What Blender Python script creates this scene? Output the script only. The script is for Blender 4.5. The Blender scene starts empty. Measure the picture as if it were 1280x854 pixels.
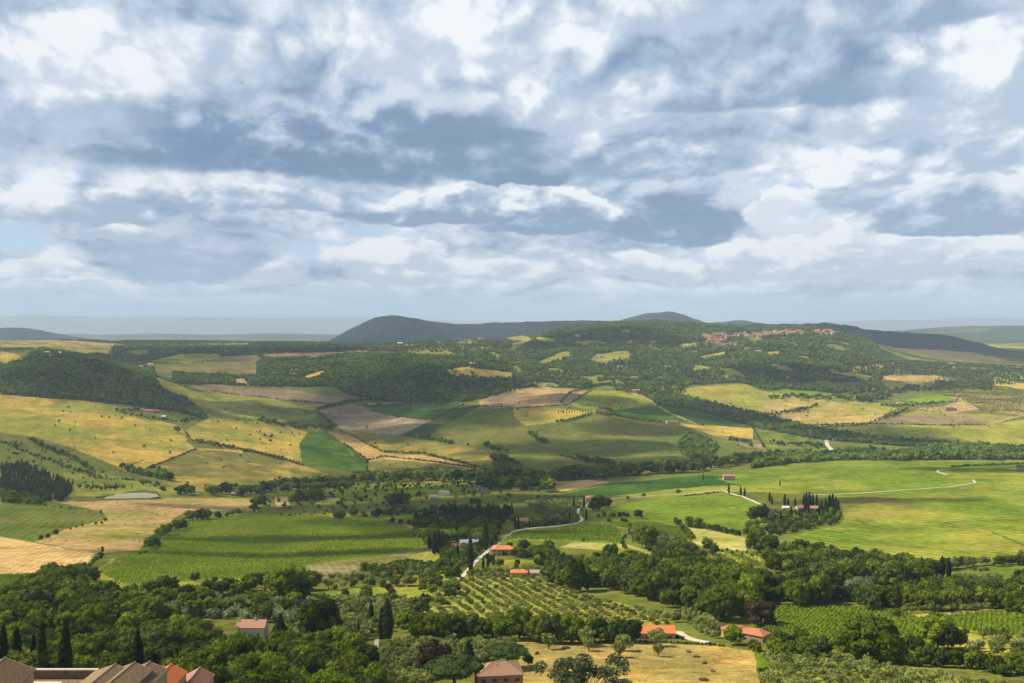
import bpy, math, random
import numpy as np
from mathutils import Vector, Matrix

# ---------------------------------------------------------------- camera
F, CX, HY = 1300.0, 640.0, 413.0          # focal length and horizon row at a 1280 px wide frame
ZC = 320.0                                # height of the hill-top terrace above the lowest ground
scene = bpy.context.scene
C = scene.collection
cd = bpy.data.cameras.new('camera')
cam = bpy.data.objects.new('camera', cd); C.objects.link(cam)
cam.location = (0, 0, ZC); cam.rotation_euler = (math.pi/2, 0, 0)
cd.sensor_width = 36; cd.lens = 36*F/1280; cd.shift_y = -(427-HY)/1280
cd.clip_start = 1; cd.clip_end = 200000
scene.camera = cam

# ---------------------------------------------------------------- sun and exposure
SUN = Vector((-0.975, 0.12, 0)).normalized()*math.cos(math.radians(46)) + Vector((0, 0, math.sin(math.radians(46))))
sd = bpy.data.lights.new('sun', 'SUN'); so = bpy.data.objects.new('sun', sd); C.objects.link(so)
sd.energy = 5.0; sd.angle = math.radians(0.5); sd.color = (1.0, 0.90, 0.72)
so.rotation_euler = SUN.to_track_quat('Z', 'Y').to_euler(); so.location = (0, 0, 500)
vs = scene.view_settings
vs.view_transform = 'Standard'; vs.look = 'None'; vs.gamma = 1; vs.use_curve_mapping = False
vs.exposure = 0.5
cy = scene.cycles
cy.max_bounces = 4; cy.diffuse_bounces = 2; cy.glossy_bounces = 1; cy.transmission_bounces = 2
cy.transparent_max_bounces = 8; cy.volume_bounces = 0
cy.use_denoising = True
try:
    cy.denoiser = 'OPENIMAGEDENOISE'; cy.denoising_prefilter = 'ACCURATE'
except Exception: pass

# ---------------------------------------------------------------- sky with clouds
world = bpy.data.worlds.new('World'); scene.world = world; world.use_nodes = True
SKY = 0.10
CLOUDS = [(250, 382, 300, 16, .22, .40, .8), (700, 378, 260, 16, .22, .42, .8), (1100, 378, 240, 18, .22, .42, .8), (90, 366, 120, 22, .14, .42, .6), (420, 364, 110, 20, .16, .42, .6), (870, 366, 130, 22, .16, .42, .6),
          (60, 346, 90, 26, .12, .42, .5), (330, 350, 70, 18, .12, .40, .5), (640, 352, 110, 22, .14, .44, .5), (800, 346, 90, 30, .10, .44, .45), (500, 344, 95, 60, .06, .42, .35), (1050, 338, 170, 84, .0, .42, .3), (930, 340, 60, 50, .04, .42, .3), (1215, 330, 90, 45, .04, .42, .35),
          (1120, 318, 60, 30, .02, .36, .3), (235, 334, 105, 72, .42, .60, .5), (60, 270, 150, 45, .10, .58, .5), (560, 272, 170, 44, .06, .74, .4), (330, 262, 150, 34, .10, .62, .5), (1190, 282, 130, 80, .26, .70, .5),
          (840, 290, 120, 95, .40, .86, .5), (985, 285, 60, 45, .02, .30, .3), (1060, 226, 140, 46, .02, .55, .5), (690, 288, 90, 66, .0, .76, .35), (160, 298, 40, 20, .05, .5, .4), (1250, 205, 120, 70, .05, .55, .5),
          (820, 215, 140, 60, .25, .70, .7), (120, 168, 130, 90, .05, .50, .8), (740, 150, 170, 90, .05, .48, .8), (1190, 150, 170, 120, .02, .50, .6), (980, 125, 230, 70, .40, .76, .8), (860, 30, 150, 90, .10, .50, .9), (1110, 30, 170, 60, .35, .70, .9),
          (70, 95, 110, 90, .0, .36, .6), (560, 90, 200, 110, .0, .42, .9), (300, 90, 130, 80, .18, .48, 1.0),
          (420, 206, 350, 120, .36, .93, .8), (640, 222, 90, 60, .62, .92, .5)]
def build_sky(nt):
    N, L = nt.nodes, nt.links
    N.clear()
    def nd(t, **k):
        n = N.new(t)
        for a, b in k.items(): setattr(n, a, b)
        return n
    def setin(s, v):
        if isinstance(v, bpy.types.NodeSocket): L.new(v, s)
        else: s.default_value = v
    def M(op, a, b=None, c=None, clamp=False):
        n = nd('ShaderNodeMath', operation=op, use_clamp=clamp)
        setin(n.inputs[0], a)
        if b is not None: setin(n.inputs[1], b)
        if c is not None: setin(n.inputs[2], c)
        return n.outputs[0]
    def VM(op, a, b=None, out=0):
        n = nd('ShaderNodeVectorMath', operation=op)
        setin(n.inputs[0], a)
        if b is not None: setin(n.inputs[1], b)
        return n.outputs[out]
    def noise(vec, scale, detail=6, rough=.55, lac=2.1, col=False):
        n = nd('ShaderNodeTexNoise', noise_dimensions='3D')
        setin(n.inputs['Vector'], vec); n.inputs['Scale'].default_value = scale
        n.inputs['Detail'].default_value = detail; n.inputs['Roughness'].default_value = rough
        n.inputs['Lacunarity'].default_value = lac
        return n.outputs['Color' if col else 'Fac']
    def ramp(v, a, b, c=0.0, d=1.0, smooth=True):
        n = nd('ShaderNodeMapRange', interpolation_type='SMOOTHSTEP' if smooth else 'LINEAR', clamp=True)
        setin(n.inputs['Value'], v)
        for k, x in zip(('From Min', 'From Max', 'To Min', 'To Max'), (a, b, c, d)): setin(n.inputs[k], x)
        return n.outputs['Result']
    def mix(f, a, b):
        n = nd('ShaderNodeMix', data_type='RGBA')
        setin(n.inputs[0], f); setin(n.inputs[6], a); setin(n.inputs[7], b)
        return n.outputs[2]
    tc = nd('ShaderNodeTexCoord').outputs['Generated']
    sep = nd('ShaderNodeSeparateXYZ'); L.new(tc, sep.inputs[0])
    az = M('ARCTAN2', sep.outputs[0], sep.outputs[1])
    el = M('ARCSINE', sep.outputs[2])
    comb = nd('ShaderNodeCombineXYZ'); L.new(az, comb.inputs[0]); L.new(el, comb.inputs[1])
    P = comb.outputs[0]
    # cells get flatter and smaller towards the horizon, as a real cloud field does
    es = M('ADD', M('MAXIMUM', el, 0.0), 0.10)
    cpl = nd('ShaderNodeCombineXYZ')
    L.new(M('MULTIPLY', az, M('POWER', M('DIVIDE', 0.24, es), 0.12)), cpl.inputs[0])
    L.new(M('MULTIPLY', M('LOGARITHM', es, math.e), 0.40), cpl.inputs[1])
    Q = cpl.outputs[0]
    # turbulent warp
    w1 = VM('SUBTRACT', noise(Q, 8.0, 4, .5, col=True), (.5, .5, .5))
    w2 = VM('SUBTRACT', noise(Q, 30.0, 4, .6, col=True), (.5, .5, .5))
    Pw = VM('ADD', P, VM('ADD', VM('MULTIPLY', w1, (.075, .04, 0)), VM('MULTIPLY', w2, (.016, .014, 0))))
    Qw = VM('ADD', Q, VM('MULTIPLY', w1, (.03, .025, .03)))
    def conv(px, py):
        a = math.atan((px-CX)/F); return a, math.atan((HY-py)/F*math.cos(a))
    def blobs(lst, vec=Pw):
        tot = None
        for px, py, sx, sy, k, amp in lst:
            a, e = conv(px, py)
            v = VM('MULTIPLY', VM('SUBTRACT', vec, (a, e, 0)), (F/sx, F/sy, 0))
            v = VM('MAXIMUM', v, VM('MULTIPLY', v, (-1, -k, 0)))
            d = VM('DOT_PRODUCT', v, v, out=1)
            g = M('MULTIPLY', M('POWER', 0.3679, d), amp)
            tot = g if tot is None else M('ADD', tot, g)
        return tot
    # (centre column, base row, half width, height above the base, sharpness of the base, amount)
    dark = blobs([(330, 196, 235, 80, 5, .95), (600, 190, 120, 60, 5, .8), (655, 212, 70, 32, 5, .45), (130, 180, 90, 25, 4, .2),
                  (830, 285, 100, 75, 4, .85), (690, 285, 90, 30, 4, .45), (235, 325, 90, 60, 5, .55), (560, 262, 120, 14, 4, .45),
                  (900, 100, 200, 50, 3, .75), (1090, 10, 120, 60, 2, .55), (1190, 278, 100, 60, 4, .6), (60, 262, 110, 22, 4, .4),
                  (780, 205, 110, 40, 2, .35), (390, 100, 130, 50, 2, .35), (620, 315, 90, 12, 4, .3), (300, 30, 70, 30, 2, .25), (1230, 180, 80, 18, 3, .35)])
    white = blobs([(70, 90, 95, 85, 2, .75), (180, 115, 110, 22, 2, .35), (545, 30, 150, 45, 2, .5), (670, 262, 90, 32, 4, .6), (1040, 215, 110, 26, 4, .6),
                   (1210, 120, 110, 75, 2, .55), (1060, 320, 130, 70, 4, .75), (740, 100, 90, 40, 3, .35), (260, 232, 210, 18, 3, .45),
                   (500, 335, 80, 32, 4, .45), (170, 292, 40, 10, 3, .4), (700, 200, 40, 40, 2, .5), (1180, 320, 70, 30, 3, .4)])
    blue = blobs([(25, 300, 60, 26, 2, 1.), (372, 325, 44, 22, 2, 1.), (495, 292, 70, 14, 2, .9), (960, 240, 40, 14, 2, 1.0), (1105, 240, 40, 12, 2, .8),
                  (690, 310, 60, 14, 2, .3), (1010, 275, 30, 14, 2, .5)])
    big = noise(Qw, 6.5, 4, .5)
    med = noise(Qw, 15.0, 9, .52)
    def billow(vec, scale, detail):
        n = M('ABSOLUTE', M('SUBTRACT', noise(vec, scale, detail, .5), .5))
        return M('MULTIPLY', n, 3.2)
    puff = billow(Qw, 16.0, 5)
    off = VM('ADD', Qw, (-.010, .014, 0))
    rel = M('MULTIPLY', M('SUBTRACT', puff, billow(off, 16.0, 4)), .55)       # sun-side relief of the puffs
    rel2 = M('MULTIPLY', M('SUBTRACT', med, noise(off, 17.0, 6, .52)), 1.6)
    # how grey the underside is
    calm = ramp(dark, .25, .9, 1.0, .3)                         # deep undersides are smooth
    det = M('ADD', M('ADD', M('MULTIPLY', M('SUBTRACT', .5, med), .65), M('MULTIPLY', M('SUBTRACT', .35, puff), .35)),
            M('MULTIPLY', M('ADD', rel, rel2), -1.0))
    sh = M('SUBTRACT', M('MULTIPLY', dark, 1.0), M('MULTIPLY', white, .8))
    sh = M('ADD', sh, M('MULTIPLY', M('SUBTRACT', big, .5), .8))
    sh = M('ADD', sh, M('MULTIPLY', det, calm))
    sh = ramp(sh, -1.05, 1.25, smooth=False)
    hf = M('SUBTRACT', noise(Qw, 48.0, 5, .55), .5)
    # single clouds, the far ones first: base column and row, half width, height, tone of the top and of the flat base
    fine = M('ADD', M('ADD', M('MULTIPLY', M('SUBTRACT', med, .5), .75), M('MULTIPLY', hf, .38)), M('MULTIPLY', M('SUBTRACT', puff, .3), .45))
    for px, py, hw, hh, top, base, edge in CLOUDS:
        a, e = conv(px, py)
        v = VM('MULTIPLY', VM('SUBTRACT', Pw, (a, e, 0)), (F/hw, F/hh, 0))
        sp = nd('ShaderNodeSeparateXYZ'); L.new(v, sp.inputs[0])
        w = VM('MAXIMUM', v, VM('MULTIPLY', v, (-1, -5, 0)))
        d = VM('DOT_PRODUCT', w, w, out=1)
        m = ramp(M('ADD', M('SUBTRACT', 1.0, d), M('MULTIPLY', fine, 1.0)), .06, .06+1.0*edge)
        t = M('ADD', sp.outputs[1], M('MULTIPLY', M('ADD', rel, rel2), 1.2))
        t = ramp(M('ADD', t, M('MULTIPLY', fine, .6)), -.15, 1.05, base+.04, top)
        df = nd('ShaderNodeMix', data_type='FLOAT'); L.new(m, df.inputs[0]); L.new(sh, df.inputs[2]); L.new(t, df.inputs[3])
        sh = df.outputs[0]
    nc = nd('ShaderNodeValToRGB'); L.new(sh, nc.inputs[0])
    e_ = nc.color_ramp.elements
    cols = [(0, (.72, .73, .74)), (.22, (.68, .715, .755)), (.42, (.47, .535, .62)), (.60, (.33, .41, .53)), (.8, (.20, .285, .415)), (1, (.145, .22, .34))]
    e_[0].position = 0; e_[0].color = (*cols[0][1], 1); e_[1].position = 1; e_[1].color = (*cols[-1][1], 1)
    for p_, c_ in cols[1:-1]:
        x_ = e_.new(p_); x_.color = (*c_, 1)
    cloud = VM('SCALE', nc.outputs[0]); cloud.node.inputs['Scale'].default_value = 1.0*.93/SKY
    # holes of open sky
    hole = M('ADD', blue, M('MULTIPLY', M('SUBTRACT', .46, med), 1.6))
    hole = M('ADD', hole, M('MULTIPLY', M('SUBTRACT', .5, big), 1.0))
    cov = ramp(M('SUBTRACT', hole, M('MULTIPLY', hf, 1.2)), .25, .85, 1.0, .1)
    sky = nd('ShaderNodeTexSky', sky_type='NISHITA', sun_disc=False)
    sky.sun_elevation = math.radians(46); sky.sun_rotation = math.atan2(SUN.x, SUN.y)
    sky.altitude = 500; sky.air_density = 1.0; sky.dust_density = 1.0; sky.ozone_density = 1.0
    hz = VM('SCALE', (.37, .50, .635)); hz.node.inputs['Scale'].default_value = 1.0/SKY
    ob = VM('SCALE', (.36, .48, .62)); ob.node.inputs['Scale'].default_value = 1.0/SKY
    open_sky = mix(.85, sky.outputs[0], ob)
    out = mix(cov, open_sky, cloud)
    # unseen sky overhead is cleared of cloud to weaken the fill light
    zen = ramp(el, .36, .62, 0.0, .95)
    out = mix(zen, out, sky.outputs[0])
    # the far air just above the horizon
    low = ramp(el, .010, .055, 1.0, 0.0)
    out = mix(M('MULTIPLY', low, .9), out, hz)
    bg = nd('ShaderNodeBackground'); L.new(out, bg.inputs[0]); bg.inputs[1].default_value = SKY
    ow = nd('ShaderNodeOutputWorld'); L.new(bg.outputs[0], ow.inputs[0])
build_sky(world.node_tree)

# ---------------------------------------------------------------- helpers
rng = np.random.default_rng(7)
random.seed(7)
def _hash(ix, iy, s):
    h = (ix.astype(np.int64)*374761393 + iy.astype(np.int64)*668265263 + s*1274126177) & 0xFFFFFFFF
    h = ((h ^ (h >> 13))*1103515245) & 0xFFFFFFFF
    h = ((h ^ (h >> 15))*2246822519) & 0xFFFFFFFF
    return ((h ^ (h >> 16)) & 0xFFFFFF)/float(0xFFFFFF)
def vnoise(x, y, s=0):
    ix, iy = np.floor(x), np.floor(y); fx, fy = x-ix, y-iy
    fx = fx*fx*fx*(fx*(fx*6-15)+10); fy = fy*fy*fy*(fy*(fy*6-15)+10)
    a, b = _hash(ix, iy, s), _hash(ix+1, iy, s); c, d = _hash(ix, iy+1, s), _hash(ix+1, iy+1, s)
    return (a*(1-fx)+b*fx)*(1-fy) + (c*(1-fx)+d*fx)*fy
def fbm(x, y, oct=4, s=0, gain=.5):
    t = 0; a = 1; n = 0
    for k in range(oct):
        t = t + a*vnoise(x*2.03**k+17.3*k, y*2.03**k-9.1*k, s+k); n += a; a *= gain
    return t/n          # 0..1
def inside(px, py, poly):
    r = np.zeros(px.shape, bool); n = len(poly)
    for i in range(n):
        x0, y0 = poly[i]; x1, y1 = poly[(i+1) % n]
        if y0 == y1: continue
        c = ((y0 > py) != (y1 > py)) & (px < (x1-x0)*(py-y0)/(y1-y0)+x0)
        r ^= c
    return r
def tag(o, label=None, cat=None, group=None, kind=None):
    if label: o['label'] = label
    if cat: o['category'] = cat
    if group: o['group'] = group
    if kind: o['kind'] = kind
    return o
def mesh_np(name, V, Fq, mat=None, smooth=False, parent=None, loc=None, link=True):
    me = bpy.data.meshes.new(name)
    V = np.asarray(V, np.float32); me.vertices.add(len(V)); me.vertices.foreach_set('co', V.ravel())
    Fq = np.asarray(Fq, np.int32); k = Fq.shape[1]; n = len(Fq)
    me.loops.add(n*k); me.loops.foreach_set('vertex_index', Fq.ravel())
    me.polygons.add(n); me.polygons.foreach_set('loop_start', np.arange(0, n*k, k, dtype=np.int32))
    me.polygons.foreach_set('use_smooth', np.full(n, smooth))
    me.update(calc_edges=True)
    if mat: me.materials.append(mat)
    if not link: return me
    o = bpy.data.objects.new(name, me); C.objects.link(o)
    if parent: o.parent = parent
    if loc is not None: o.location = loc
    return o
def grid_faces(nr, nc):
    i = np.arange((nr-1)*nc).reshape(nr-1, nc)[:, :-1].ravel()
    return np.stack([i, i+1, i+1+nc, i+nc], 1)

class MB:
    """collects boxes, prisms and free faces for one mesh"""
    def __init__(s): s.v = []; s.f = []
    def add(s, vs_, fs_):
        n = len(s.v); s.v += [tuple(v) for v in vs_]; s.f += [tuple(i+n for i in f) for f in fs_]; return s
    def box(s, x0, y0, z0, x1, y1, z1):
        return s.add([(x0,y0,z0),(x1,y0,z0),(x1,y1,z0),(x0,y1,z0),(x0,y0,z1),(x1,y0,z1),(x1,y1,z1),(x0,y1,z1)],
                     [(0,3,2,1),(4,5,6,7),(0,1,5,4),(1,2,6,5),(2,3,7,6),(3,0,4,7)])
    def tube(s, pts, rad, n=6):
        pts = [Vector(p) for p in pts]; b = len(s.v); rings = []
        for i, p in enumerate(pts):
            d = (pts[min(i+1, len(pts)-1)]-pts[max(i-1, 0)]).normalized()
            u = d.orthogonal().normalized(); w = d.cross(u)
            rings.append([tuple(p+(u*math.cos(t)+w*math.sin(t))*rad[i]) for t in [2*math.pi*k/n for k in range(n)]])
        vs_ = [v for r in rings for v in r]; fs_ = []
        for i in range(len(pts)-1):
            for k in range(n): fs_.append((i*n+k, i*n+(k+1) % n, (i+1)*n+(k+1) % n, (i+1)*n+k))
        fs_.append(tuple(range(n-1, -1, -1))); fs_.append(tuple((len(pts)-1)*n+k for k in range(n)))
        return s.add(vs_, fs_)
    def build(s, name, mat, parent=None, loc=None, smooth=False):
        me = bpy.data.meshes.new(name); me.from_pydata(s.v, [], s.f); me.update()
        if mat: me.materials.append(mat)
        if smooth: me.polygons.foreach_set('use_smooth', [True]*len(me.polygons))
        o = bpy.data.objects.new(name, me); C.objects.link(o)
        if parent: o.parent = parent
        if loc is not None: o.location = loc
        return o

# ---------------------------------------------------------------- relief of the valley
# for each distance from the terrace, the row at which the ground there is seen in a few directions
R = {
 60: [(0,1150)], 130: [(0,1010),(640,1030)],
 200: [(0,905),(200,910),(400,950),(1280,950)],
 330: [(0,868),(160,872),(320,890),(480,902),(1280,892)],
 400: [(0,846),(160,848),(320,852),(480,860),(800,860),(1280,852)],
 520: [(0,802),(480,806),(960,806),(1280,800)],
 720: [(0,742),(320,746),(480,744),(800,740),(1280,738)],
 930: [(0,706),(160,708),(320,710),(640,702),(960,700),(1280,702)],
 1200: [(0,668),(320,676),(480,668),(800,660),(1120,660),(1280,657)],
 1450: [(0,640),(160,645),(320,650),(480,645),(640,636),(800,632),(960,630),(1120,622),(1280,622)],
 1800: [(0,606),(160,616),(320,624),(480,618),(640,608),(800,602),(960,597),(1120,591),(1280,592)],
 2000: [(0,582),(100,594),(160,606),(320,612),(480,610),(640,602),(800,592),(960,584),(1120,579),(1280,580)],
 2150: [(0,566),(160,594),(320,603),(480,606),(640,599),(800,589),(960,579),(1120,575),(1280,577)],
 2400: [(0,540),(160,566),(320,586),(430,600),(480,598),(640,590),(800,583),(960,582),(1120,574),(1280,576)],
 2700: [(0,516),(160,536),(320,560),(480,580),(640,571),(800,567),(960,568),(1120,562),(1280,566)],
 3000: [(0,501),(100,506),(200,518),(250,528),(330,545),(430,564),(520,562),(640,550),(800,552),(960,554),(1280,552)],
 3400: [(0,466),(60,456),(130,465),(200,492),(250,511),(330,523),(430,535),(520,528),(600,520),(640,518),(760,514),(800,522),(960,528),(1280,526)],
 3650: [(0,448),(60,438),(130,447),(200,474),(250,500),(330,511),(430,519),(520,513),(600,507),(640,505),(720,502),(800,512),(960,517),(1280,514)],
 3900: [(0,448),(60,443),(130,450),(200,464),(250,484),(330,497),(430,506),(520,502),(620,498),(680,491),(720,488),(800,496),(960,504),(1280,502)],
 4300: [(0,452),(130,452),(200,460),(330,478),(430,484),(500,480),(600,476),(680,482),(800,483),(960,487),(1100,489),(1280,488)],
 4700: [(0,448),(130,448),(200,455),(330,461),(430,457),(520,448),(600,452),(680,466),(800,468),(900,464),(1000,462),(1100,474),(1280,476)],
 5200: [(0,442),(200,446),(330,450),(430,445),(520,444),(600,447),(680,451),(800,448),(900,446),(1000,442),(1060,450),(1150,464),(1280,468)],
 5800: [(0,436),(200,440),(330,442),(430,440),(560,438),(640,437),(720,427),(800,422),(900,429),(1000,425),(1050,431),(1100,449),(1150,458),(1280,461)],
 6500: [(0,431),(200,434),(330,436),(480,435),(560,431),(640,429),(700,415),(800,404),(860,408),(900,417),(960,415),(1045,413),(1080,426),(1110,440),(1150,452),(1280,457)],
 7000: [(0,428),(200,430),(330,433),(480,432),(560,426),(640,424),(700,411),(760,404),(800,401),(860,404),(940,410),(1040,410),(1080,424),(1110,438),(1280,452)],
 8000: [(0,426),(200,427),(330,429),(480,430),(640,428),(800,416),(900,418),(1000,418),(1100,434),(1280,440)],
 10000: [(0,425),(430,428),(1280,431)], 14000: [(0,427),(640,428),(1280,428)], 20000: [(0,425),(1280,425)],
 30000: [(0,421.5),(1280,421.5)], 45000: [(0,418.5),(1280,418.5)], 70000: [(0,416.4),(1280,416.4)]}
PX = np.concatenate([np.arange(-720, -60, 6.0), np.arange(-60, 1340, 1.5), np.arange(1340, 2000, 6.0)])
def _rings():
    L = [60.0]
    while L[-1] < 70000:
        d = L[-1]
        L.append(d*(1+(.012 if d < 300 else .0042 if d < 1000 else .0036 if d < 8500 else .012 if d < 16000 else .03)))
    return np.array(L)
DD = _rings()
def relief():
    ds = np.array(sorted(R)); ld = np.log(ds)
    cols = np.arange(-720, 2001, 20.0)
    A = np.array([np.interp(cols, *zip(*R[int(d)])) for d in ds])
    A = (A-HY)/F*ds[:, None]*-1                              # height over the terrace eye level
    k = np.exp(-.5*(np.arange(-4, 5)/1.3)**2); k /= k.sum()
    Ap = np.pad(A, ((0, 0), (4, 4)), 'edge')
    A = sum(k[j]*Ap[:, j:j+A.shape[1]] for j in range(9))
    # monotone cubic along distance (Fritsch-Carlson tangents), linear with a smooth eased column step
    h = np.diff(ds)[:, None].astype(float); sl = np.diff(A, axis=0)/h
    m = np.zeros_like(A); m[0] = sl[0]; m[-1] = sl[-1]
    a, b = sl[:-1], sl[1:]
    with np.errstate(divide='ignore', invalid='ignore'):
        hm = 2*a*b/(a+b)
    m[1:-1] = np.where(a*b > 0, hm, 0)
    i = np.clip(np.searchsorted(ds, DD, 'right')-1, 0, len(ds)-2)
    t = ((DD-ds[i])/(ds[i+1]-ds[i]))[:, None]; hh = (ds[i+1]-ds[i])[:, None]
    Z = (2*t**3-3*t**2+1)*A[i] + (t**3-2*t**2+t)*hh*m[i] + (-2*t**3+3*t**2)*A[i+1] + (t**3-t**2)*hh*m[i+1]
    j = np.clip(((PX+720)/20).astype(int), 0, len(cols)-2); u = (PX-cols[j])/20
    u = u*u*(3-2*u)*.5+u*.5
    return Z[:, j]*(1-u)+Z[:, j+1]*u + ZC
Z = relief()
X = (PX[None, :]-CX)/F*DD[:, None]; Y = np.repeat(DD[:, None], len(PX), 1)
def rough(X, Y):
    a = np.clip((Y-250)/900, 0, 1)*np.clip((9000-Y)/2500, 0.25, 1)
    r = 34*(fbm(X/430, Y/430, 4, 3)-.5)*a*np.clip((Y-1500)/1500, .25, 1.3)
    r += (5+4*np.clip((Y-1200)/1000, 0, 1))*(fbm(X/95, Y/95, 3, 9)-.5)*a
    g = 1-np.abs(2*fbm(X/700+3, Y/420, 3, 21)-1)             # soft gullies
    return r - 13*np.clip(g-.75, 0, 1)*4*np.clip((Y-2000)/1500, 0, 1)*np.clip((9000-Y)/2500, 0, 1)
Z = Z + rough(X, Y)
# the pond lies in a level hollow
POND = [(118,622.5),(128,620),(140,618),(160,616.4),(182,615.8),(196,617.6),(199,620.8),(188,622.6),(158,623),(134,623.6)]
PY = HY-(Z-ZC)/DD[:, None]*F                                 # row at which each ground point is seen
def cell(px):
    return np.clip(np.searchsorted(PX, px)-1, 0, len(PX)-2)
def hit(px, py, dmin=150):
    """first ground point met by the line of sight through a picture point"""
    j = int(cell(px)); u = (px-PX[j])/(PX[j+1]-PX[j])
    col = PY[:, j]*(1-u)+PY[:, j+1]*u
    k0 = np.searchsorted(DD, dmin)
    w = np.nonzero(col[k0:] <= py)[0]
    i = k0+w[0] if len(w) else len(DD)-1
    if i > 0 and col[i-1] > py:
        t = (col[i-1]-py)/(col[i-1]-col[i]); d = DD[i-1]+(DD[i]-DD[i-1])*t
    else: d = DD[i]
    return at(px, d)
def at(px, d):
    d = float(min(max(d, DD[0]), DD[-2])); j = int(cell(px)); u = (px-PX[j])/(PX[j+1]-PX[j])
    i = int(np.clip(np.searchsorted(DD, d)-1, 0, len(DD)-2)); t = (d-DD[i])/(DD[i+1]-DD[i])
    z = (Z[i, j]*(1-u)+Z[i, j+1]*u)*(1-t)+(Z[i+1, j]*(1-u)+Z[i+1, j+1]*u)*t
    return Vector(((px-CX)/F*d, d, z))
def ground_z(x, y):
    return at(CX+x/y*F, y).z
_pv = hit(150, 621)
_m = inside(np.repeat(PX[None, :], len(DD), 0), PY, POND) & (Y < 1900)
POND_Z = float(np.median(Z[_m]))
Z = np.where(_m, POND_Z-1.2, Z)
# level the ground under the grounds of the near houses happens through their plinths

# ---------------------------------------------------------------- fields
GRASS=(.115,.155,.022); LUSH=(.145,.215,.018); DEEP=(.035,.095,.012); STRAW=(.50,.345,.065); WHEAT=(.60,.40,.15)
OLIVE=(.17,.165,.035); YGREEN=(.275,.275,.04); BROWN=(.24,.175,.095); TAN=(.45,.30,.115); VINE=(.135,.205,.014); PALE=(.42,.40,.12)
DKVINE=(.055,.085,.018); SCRUB=(.085,.105,.02); WOODF=(.025,.04,.012); SOIL=(.40,.27,.13); GREYT=(.33,.26,.15)
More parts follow.
